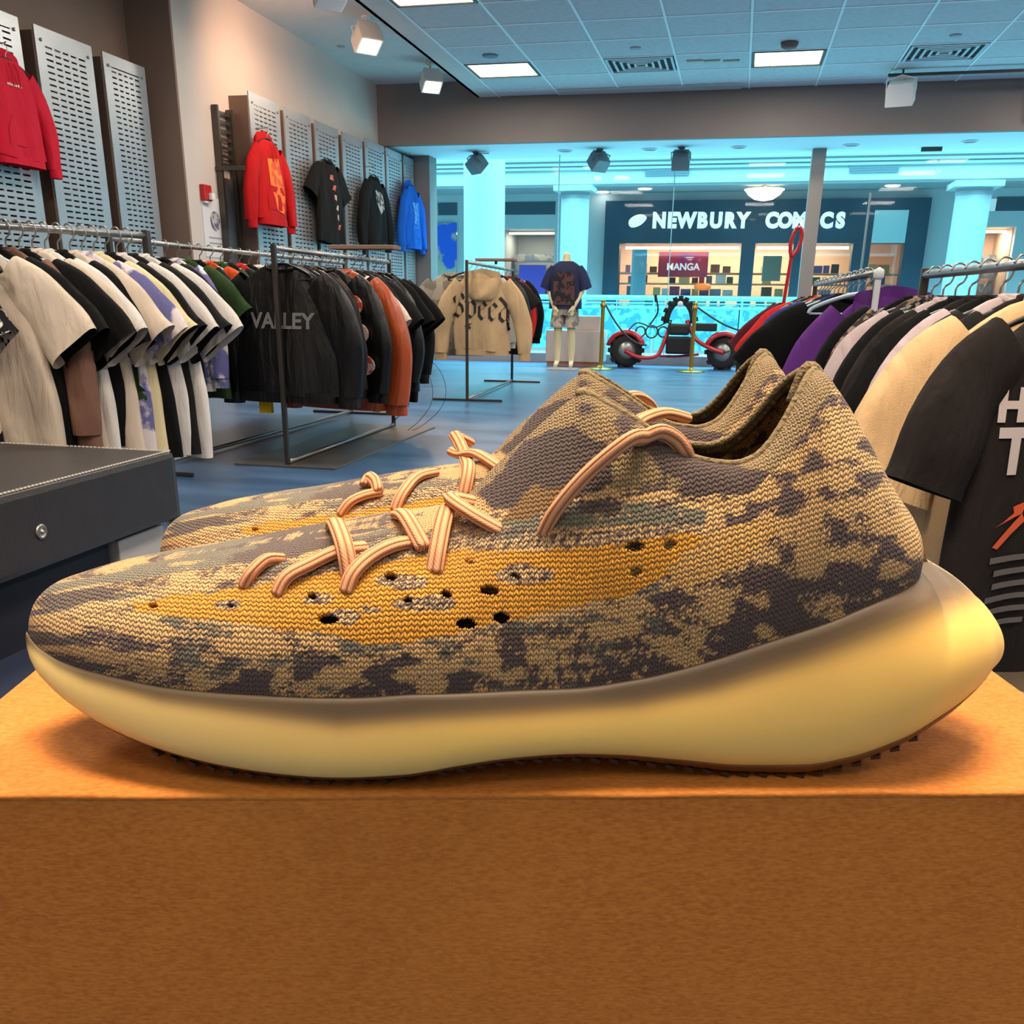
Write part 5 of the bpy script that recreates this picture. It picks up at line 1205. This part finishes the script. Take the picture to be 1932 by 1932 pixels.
def shade(px, py):
    n = len(px); col = np.zeros((n, 3)); j = rng.rand(n)
    L_ = lambda *c: np.array(lin(c))
    tan = L_(206, 158, 98); dark = L_(94, 76, 72); olive = L_(146, 122, 86); teal = L_(132, 126, 106); amber = L_(214, 146, 48); pale = L_(212, 174, 124)
    jx = px+14*(fbm(px/22, py/22, 3)-.5); jy = py+14*(fbm(px/22, py/22, 9)-.5)
    bnd = np.interp(px, [p[0] for p in BND], [p[1] for p in BND])     # sole line
    col[:] = tan*.55+pale*.45
    # dark patches, denser toward the sole line and the heel
    toe = np.clip((330-px)/230, 0, 1)
    f1 = fbm(px/48+3, py/29, 21, 4)*(1-toe)+fbm(px/90, py/12, 22, 4)*toe
    thr = .575-.14*np.clip(1-(bnd-py)/95, 0, 1)-.05*np.clip((px-1150)/250, 0, 1)-.06*np.clip((300-px)/200, 0, 1)+.02
    thr = thr-.10*np.clip(1-np.abs(py-(1245-.19*(px-1150)))/60, 0, 1)*(px > 1050)*(px < 1640)
    m = f1+.17*(j-.5) > thr
    col[m] = dark
    f2 = fbm(px/60+9, py/26+4, 41, 3); m = (f2+.16*(j-.5) > .70) & (px < 1250) & (px > 300); col[m] = teal*.55+dark*.3
    # toe streaks on top
    f3 = fbm(px/150+.2*py/30, (py+.16*px)/15, 51, 3); top = (py < 1148-.13*(px-60)+14) & (px < 880)
    m = top & (f3+.08*(j-.5) > .56); col[m] = teal*.75+dark*.25
    f4 = fbm(px/170+5, (py+.15*px)/17+8, 57, 3); m = top & (f4+.06*(j-.5) > .60); col[m] = dark*.9+teal*.15
    # amber field
    poly = [(245, 1136), (330, 1125), (430, 1112), (540, 1096), (650, 1078), (760, 1054), (870, 1040), (1000, 1040), (1110, 1034), (1200, 1018), (1290, 1000), (1330, 1012), (1300, 1052), (1250, 1088), (1190, 1124), (1100, 1140), (1010, 1160), (920, 1178), (850, 1198), (760, 1212), (690, 1214), (620, 1196), (540, 1192), (470, 1176), (380, 1168), (300, 1160), (255, 1150)]
    m = inpoly(jx, jy, poly); a1 = amber*(.86+.3*j[:, None]); col[m] = a1[m]
    # speckled islands in the amber
    for cx, cy, rx, ry in ((760, 1098, 52, 14), (800, 1138, 62, 15), (990, 1085, 60, 20), (650, 1165, 34, 14), (600, 1130, 30, 12), (700, 1150, 20, 8), (430, 1140, 26, 9)):
        m = ((jx-cx)/rx)**2+((jy-cy)/ry)**2 < 1; mm = m & (j > .45); col[m] = pale; col[mm] = dark
    # rim of pale-dark knit above the amber
    rim = np.interp(px, [240, 540, 760, 880, 1100, 1320], [1126, 1082, 1040, 1020, 1022, 990]); m = (np.abs(jy-rim) < 13) & (px > 560) & (px < 1330); mm = m & (j > .5); col[m] = pale; col[mm] = dark*1.1
    # open basket stitch behind the amber
    m = inpoly(jx, jy, [(1260, 1070), (1330, 1015), (1400, 985), (1455, 980), (1470, 1000), (1420, 1050), (1330, 1100), (1270, 1110)]); col[m] = (L_(206, 158, 92)*(.8+.4*j[:, None]))[m]
    # blue-grey stripe under the tongue
    m = inpoly(jx, jy, [(905, 1010), (960, 975), (1040, 950), (1120, 945), (1230, 950), (1330, 960), (1330, 985), (1200, 990), (1060, 1000), (960, 1018)]); mm = m & (f1+.3*(j-.5) < .56); col[mm] = teal*.8
    # olive collar and tongue
    lim = np.interp(px, [850, 950, 1050, 1150, 1250, 1330, 1420, 1480, 1530, 1570], [925, 935, 930, 920, 925, 935, 930, 870, 790, 735])
    ol = (jy < lim) & (px > 840); col[ol] = (olive*(.85+.3*j[:, None]))[ol]
    m = ol & (fbm(px/110+2, py/70+6, 71, 3)+.05*(j-.5) > np.where(px < 1260, .60, .68)); col[m] = dark*.85
    m = inpoly(jx, jy, [(990, 830), (1080, 800), (1160, 850), (1150, 915), (1060, 950), (930, 960), (900, 935)]); col[m] = dark*.72
    m = inpoly(jx, jy, [(940, 985), (1000, 915), (1060, 925), (1060, 950), (980, 985)]); col[m] = L_(128, 96, 56)
    return col
cols_u = shade(PXX, PYY)
base_cols = np.concatenate([cols_u, cols_u*(.96+.08*rng.rand(len(cols_u), 1))])
# ventilation holes, first ones cut through, the rest only shade darkened into the colour: (picture column, row, half width, half height, sees through)
HOLES = [(288, 1142, 9, 4), (435, 1142, 6, 3), (588, 1124, 9, 5), (618, 1168, 17, 8), (738, 1087, 11, 7), (768, 1131, 9, 5), (842, 1120, 9, 7), (922, 1114, 16, 9), (972, 1087, 9, 5), (886, 1060, 9, 4), (1197, 1031, 16, 9), (1265, 1028, 11, 8), (1200, 1080, 10, 8), (880, 1177, 17, 9), (946, 1166, 14, 10), (520, 1236, 12, 5), (575, 1232, 9, 5), (632, 1240, 9, 5), (765, 1238, 9, 5), (700, 1238, 9, 5), (840, 1232, 9, 5), (905, 1225, 9, 4)]
hm = np.zeros(len(PXX), bool)
for cx, cy, rx, ry in HOLES[:15]: hm |= ((PXX-cx)/(rx*1.2+2))**2+((PYY-cy)/(ry*1.2+2))**2 < 1
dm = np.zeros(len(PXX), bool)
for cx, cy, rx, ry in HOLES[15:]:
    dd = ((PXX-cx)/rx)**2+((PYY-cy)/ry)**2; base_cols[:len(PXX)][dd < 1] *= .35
hm2 = hm.reshape(NU, MU)
arcl = np.zeros((NU, MU)); arcl[:, 1:] = np.cumsum(np.linalg.norm(np.diff(V, axis=1), axis=2), axis=1)
ux = np.zeros(NU); ux[1:] = np.cumsum(np.linalg.norm(np.diff(V[:, MU//2], axis=0), axis=1))
# mesh: near half and far half, welded along the top where the shoe is closed
verts = V.reshape(-1, 3).tolist(); far_ = V.copy(); far_[:, :, 1] *= -1; verts += far_.reshape(-1, 3).tolist(); NN = NU*MU
closed = yt_u < .0005
faces = []
def vid(i, j, s): 
    if s and j == MU-1 and closed[i]: return i*MU+j
    return i*MU+j+(NN if s else 0)
for s in (0, 1):
    for i in range(NU-1):
        for j in range(MU-1):
            if hm2[i, j] and hm2[i+1, j] and hm2[i, j+1] and hm2[i+1, j+1]: continue
            q = (vid(i, j, s), vid(i+1, j, s), vid(i+1, j+1, s), vid(i, j+1, s)); faces.append(q if not s else q[::-1])
up_me = bpy.data.meshes.new('knit_upper'); up_me.from_pydata(verts, [], faces); up_me.update()
set_attr_color(up_me, np.concatenate([base_cols, np.ones((len(base_cols), 1))], axis=1))
uvl = up_me.uv_layers.new(name='knit'); UVv = np.stack([np.repeat(ux[:, None], MU, 1), arcl], axis=2).reshape(-1, 2); UVa = np.concatenate([UVv, UVv])
li = np.zeros(len(up_me.loops), np.int32); up_me.loops.foreach_get('vertex_index', li); uvl.data.foreach_set('uv', UVa[li].astype(np.float32).ravel())
smooth_mesh(up_me)
def knit_mat():
    m, nt, b, a = attr_mat('knit_yarn', .9, 0, spec=.15)
    N = nt.nodes.new; L = nt.links.new
    uv = N('ShaderNodeUVMap'); uv.uv_map = 'knit'; sp = N('ShaderNodeSeparateXYZ'); L(uv.outputs[0], sp.inputs[0])
    def mth(op, x, y=None, c=None):
        n = N('ShaderNodeMath'); n.operation = op
        for k, q in enumerate((x, y, c)):
            if q is None: continue
            if isinstance(q, (int, float)): n.inputs[k].default_value = q
            else: L(q, n.inputs[k])
        return n.outputs[0]
    wob = N('ShaderNodeTexNoise'); wob.inputs['Scale'].default_value = 260; wob.inputs['Detail'].default_value = 2
    tcn = N('ShaderNodeTexCoord'); L(tcn.outputs['Object'], wob.inputs['Vector'])
    wv = mth('MULTIPLY', mth('SUBTRACT', wob.outputs['Fac'], .5), .9)
    u = mth('ADD', mth('MULTIPLY', sp.outputs[0], 560.), wv); v = mth('ADD', mth('MULTIPLY', sp.outputs[1], 640.), wv)
    tri = mth('ABSOLUTE', mth('SUBTRACT', mth('FRACT', u), .5))              # 0..0.5 chevron
    sv = mth('ABSOLUTE', mth('SINE', mth('MULTIPLY', mth('ADD', v, tri), PI)))
    su = mth('ABSOLUTE', mth('SINE', mth('MULTIPLY', u, 2*PI)))
    h = mth('MULTIPLY', mth('POWER', sv, .7), mth('ADD', mth('MULTIPLY', mth('POWER', su, .6), .65), .35))
    n3 = N('ShaderNodeTexNoise'); n3.inputs['Scale'].default_value = 900; L(tcn.outputs['Object'], n3.inputs['Vector'])
    h2 = mth('ADD', mth('MULTIPLY', h, .8), mth('MULTIPLY', n3.outputs['Fac'], .3))
    k = N('ShaderNodeMapRange'); L(h2, k.inputs[0]); k.inputs[1].default_value = .15; k.inputs[2].default_value = .95; k.inputs[3].default_value = .42; k.inputs[4].default_value = 1.22
    mx = N('ShaderNodeMix'); mx.data_type = 'RGBA'; mx.blend_type = 'MULTIPLY'; mx.inputs[0].default_value = 1
    cmb = N('ShaderNodeCombineColor')
    for q in range(3): L(k.outputs[0], cmb.inputs[q])
    L(a.outputs['Color'], mx.inputs[6]); L(cmb.outputs[0], mx.inputs[7]); L(mx.outputs[2], b.inputs['Base Color'])
    bp = N('ShaderNodeBump'); bp.inputs['Strength'].default_value = .9; bp.inputs['Distance'].default_value = .0009; L(h2, bp.inputs['Height']); L(bp.outputs[0], b.inputs['Normal'])
    b.inputs['Sheen Weight'].default_value = .15
    return m
M_knit = knit_mat()
M_lin = mat('sock_lining', (92, 78, 56), .95, bump=.5, bscale=900)
# insole and thin collar binding
ins = MB(); rws = []
for i in range(30, NU-40, 6):
    w_ = wu_u[i]*.9; rws.append([(xu[i], -w_, zb_u[i]+.006), (xu[i], -w_*.4, zb_u[i]+.004), (xu[i], w_*.4, zb_u[i]+.004), (xu[i], w_, zb_u[i]+.006)])
ins_me = ins.rings(rws, closed=False).mesh('insole', True)
oi = [i for i in range(NU) if yt_u[i] > .0012]
cpts = [(xu[i], -yt_u[i], zt_u[i]) for i in oi[::4]]+[(xu[i], yt_u[i], zt_u[i]) for i in reversed(oi[::4])]
col_me = MB().tube(cpts, .0012, 8, close=True).mesh('collar_binding', True)
tab_i = int(np.argmin(np.abs(pxu_arr-1538)))
tab_me = MB().tube(smooth_path([(xu[tab_i]-.006, 0, zt_u[tab_i]-.010), (xu[tab_i]-.002, 0, zt_u[tab_i]+.0005), (xu[tab_i]+.004, 0, zt_u[tab_i]-.006), (xu[tab_i]+.010, 0, zt_u[tab_i]-.016)], 6), [.002]*19, 8).mesh('heel_tab', True)
seam_me = MB().tube([(xst[i], -wu[i]-.0004, ztop_m[i]+.0002) for i in range(4, NS-30, 2)], .00055, 5).mesh('welt', True)

def sneaker(loc, yaw, mir, label):
    t = empty('sneaker', loc, yaw, label, 'shoe', 'pair of knit sneakers'); t.scale = (1, -1 if mir else 1, 1)
    t.location = loc
    u_ = obj('knit_upper', up_me, M_knit, t); md = u_.modifiers.new('Solidify', 'SOLIDIFY'); md.thickness = .0026; md.offset = 1 if mir*0 else -1
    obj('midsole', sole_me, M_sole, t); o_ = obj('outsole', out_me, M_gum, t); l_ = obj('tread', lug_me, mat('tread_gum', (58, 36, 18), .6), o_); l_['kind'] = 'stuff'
    obj('insole', ins_me, M_lin, t); obj('collar_binding', col_me, mat('binding_knit', (128, 110, 78), .95, bump=.8, bscale=700), t); obj('heel_tab', tab_me, MATS['binding_knit'], t)
    return t
n_loc = BF @ Vector((0, VC, DZ)); S1 = sneaker(n_loc, BYAW, False, 'knit sneaker with cream sole nearest the camera on the cardboard box')
OFF2 = (.009, .089); YAW2 = math.radians(-4.5)
f_loc = BF @ Vector((OFF2[0], VC+OFF2[1], DZ)); S2 = sneaker(f_loc, BYAW+YAW2, True, 'matching knit sneaker behind, half hidden by the near one')
bpy.context.view_layer.update()

# ---- laces
def lace_mat():
    m = mat('peach_lace', (216, 150, 108), .85, spec=.2); nt = m.node_tree; b = nt.nodes['Principled BSDF']; N = nt.nodes.new; L = nt.links.new
    uv = N('ShaderNodeUVMap'); uv.uv_map = 'lace'; sp = N('ShaderNodeSeparateXYZ'); L(uv.outputs[0], sp.inputs[0])
    def mth(op, x, y=None):
        n = N('ShaderNodeMath'); n.operation = op
        for k, q in enumerate((x, y)):
            if q is None: continue
            if isinstance(q, (int, float)): n.inputs[k].default_value = q
            else: L(q, n.inputs[k])
        return n.outputs[0]
    rib = mth('ABSOLUTE', mth('SINE', mth('MULTIPLY', sp.outputs[1], 7*PI))); br = mth('ABSOLUTE', mth('SINE', mth('ADD', mth('MULTIPLY', sp.outputs[0], 2600.), mth('MULTIPLY', sp.outputs[1], 14*PI))))
    h = mth('ADD', mth('MULTIPLY', mth('POWER', rib, .6), .9), mth('MULTIPLY', br, .12))
    r = N('ShaderNodeMapRange'); L(h, r.inputs[0]); r.inputs[1].default_value = .1; r.inputs[2].default_value = 1.; r.inputs[3].default_value = .0; r.inputs[4].default_value = 1.
    cr = N('ShaderNodeValToRGB'); cr.color_ramp.elements[0].color = lin((166, 98, 62))+(1,); cr.color_ramp.elements[1].color = lin((226, 164, 122))+(1,); L(r.outputs[0], cr.inputs[0]); L(cr.outputs[0], b.inputs['Base Color'])
    bp = N('ShaderNodeBump'); bp.inputs['Strength'].default_value = .8; bp.inputs['Distance'].default_value = .0008; L(h, bp.inputs['Height']); L(bp.outputs[0], b.inputs['Normal'])
    return m
M_lace = lace_mat()
def lace_mesh(path, r=.0027, k=14, flat=.72, nrm=None):
    mb = MB(); mb.tube(path, [r*(.75 if i in (0, len(path)-1) else 1) for i in range(len(path))], k, flat=flat)
    me = bpy.data.meshes.new('lace'); me.from_pydata(mb.v, [], mb.f); uvl = me.uv_layers.new(name='lace')
    ln = [0]
    for i in range(1, len(path)): ln.append(ln[-1]+(Vector(path[i])-Vector(path[i-1])).length)
    for lp in me.loops:
        i, j = divmod(lp.vertex_index, k); uvl.data[lp.index].uv = (ln[i], j/k)
    # fix the seam
    for pl in me.polygons:
        js = [me.loops[l].vertex_index % k for l in pl.loop_indices]
        if max(js)-min(js) > k/2:
            for l in pl.loop_indices:
                if me.loops[l].vertex_index % k == 0: uvl.data[l].uv[1] = 1.0
    smooth_mesh(me); return me
def bvh_of(parent, me):
    mw = parent.matrix_world; return BVHTree.FromPolygons([mw @ v.co for v in me.vertices], [tuple(p.vertices) for p in me.polygons])
def lace(shoe, bv, pts, off=.0016, dy=None):
    """pts: picture points; each touches the upper (ray cast) or floats (third value: lateral y in the box frame)"""
    out = []; inv = shoe.matrix_world.inverted()
    for q in pts:
        o = q[3] if len(q) > 3 else off
        if len(q) > 2 and q[2] is not None:
            x, z = lift(q[0], q[1], q[2]); P = BF @ Vector((x, q[2], z))
        else:
            d = ray(q[0], q[1]).normalized(); h = bv.ray_cast(CAMP, d)
            if h[0] is None: continue
            n = h[1] if h[1].dot(d) < 0 else -h[1]; P = h[0]+n*o
        out.append(inv @ P)
    if len(out) < 2: return
    sp_ = smooth_path(out, 8); obj('lace', lace_mesh(sp_), M_lace, shoe)
bv1 = bvh_of(S1, up_me); bv2 = bvh_of(S2, up_me); yc = VC
lace(S1, bv1, [(458, 1101, None, -.001), (478, 1088), (505, 1066), (531, 1052, None, -.001)])
lace(S1, bv1, [(520, 1118, None, -.001), (545, 1094), (590, 1070), (640, 1048), (690, 1027, None, -.001)])
lace(S1, bv1, [(628, 992, None, -.001), (640, 1012, None, .004), (656, 1050, None, .004), (660, 1088, None, -.001)])
lace(S1, bv1, [(650, 1114, None, -.001), (668, 1088), (700, 1058), (745, 1036), (800, 1014, None, -.001)])
lace(S1, bv1, [(752, 976, None, .001), (772, 1000, None, .004), (802, 1040, None, .001)])
lace(S1, bv1, [(820, 1078, None, -.001), (824, 1045), (836, 1005, None, .003), (850, 975, None, .003)])
lace(S1, bv1, [(945, 996, None, -.002), (905, 982, None, .003), (868, 965, None, .005), (850, 948, None, .004), (868, 938, None, .001), (893, 944, None, -.001)])
lace(S1, bv1, [(1022, 1003, None, -.002), (1055, 968, None, .003), (1120, 905, None, .005), (1180, 848, None, .006), (1215, 825, yc-.024), (1245, 815, yc-.0225), (1272, 828, yc-.0205), (1289, 850, yc-.019), (1297, 872, yc-.015)])
lace(S1, bv1, [(1190, 805, yc+.020), (1215, 789, yc+.030), (1255, 779, yc+.036), (1300, 790, yc+.040)])
lace(S2, bv2, [(640, 969, None, -.001), (662, 954), (690, 941), (722, 932, None, .001)])
lace(S2, bv2, [(690, 921, None, .001), (700, 916, None, .003), (712, 924, None, .003), (716, 938, None, .002)])
lace(S2, bv2, [(743, 961, None, -.001), (760, 938), (788, 908), (826, 895, None, .001)])
lace(S2, bv2, [(876, 932, None, -.001), (884, 900, None, .003), (880, 868, yc+.100), (868, 838, yc+.112), (856, 818, yc+.118)])
lace(S2, bv2, [(848, 850, yc+.112), (870, 858, yc+.108), (905, 870, None, .003), (948, 886, None, .001)])
lace(S2, bv2, [(866, 824, yc+.12), (890, 836, yc+.125), (918, 850, None, .002)])
lace(S2, bv2, [(1176, 748, yc+.105), (1200, 746, yc+.110), (1222, 758, yc+.12), (1236, 780, yc+.13)])
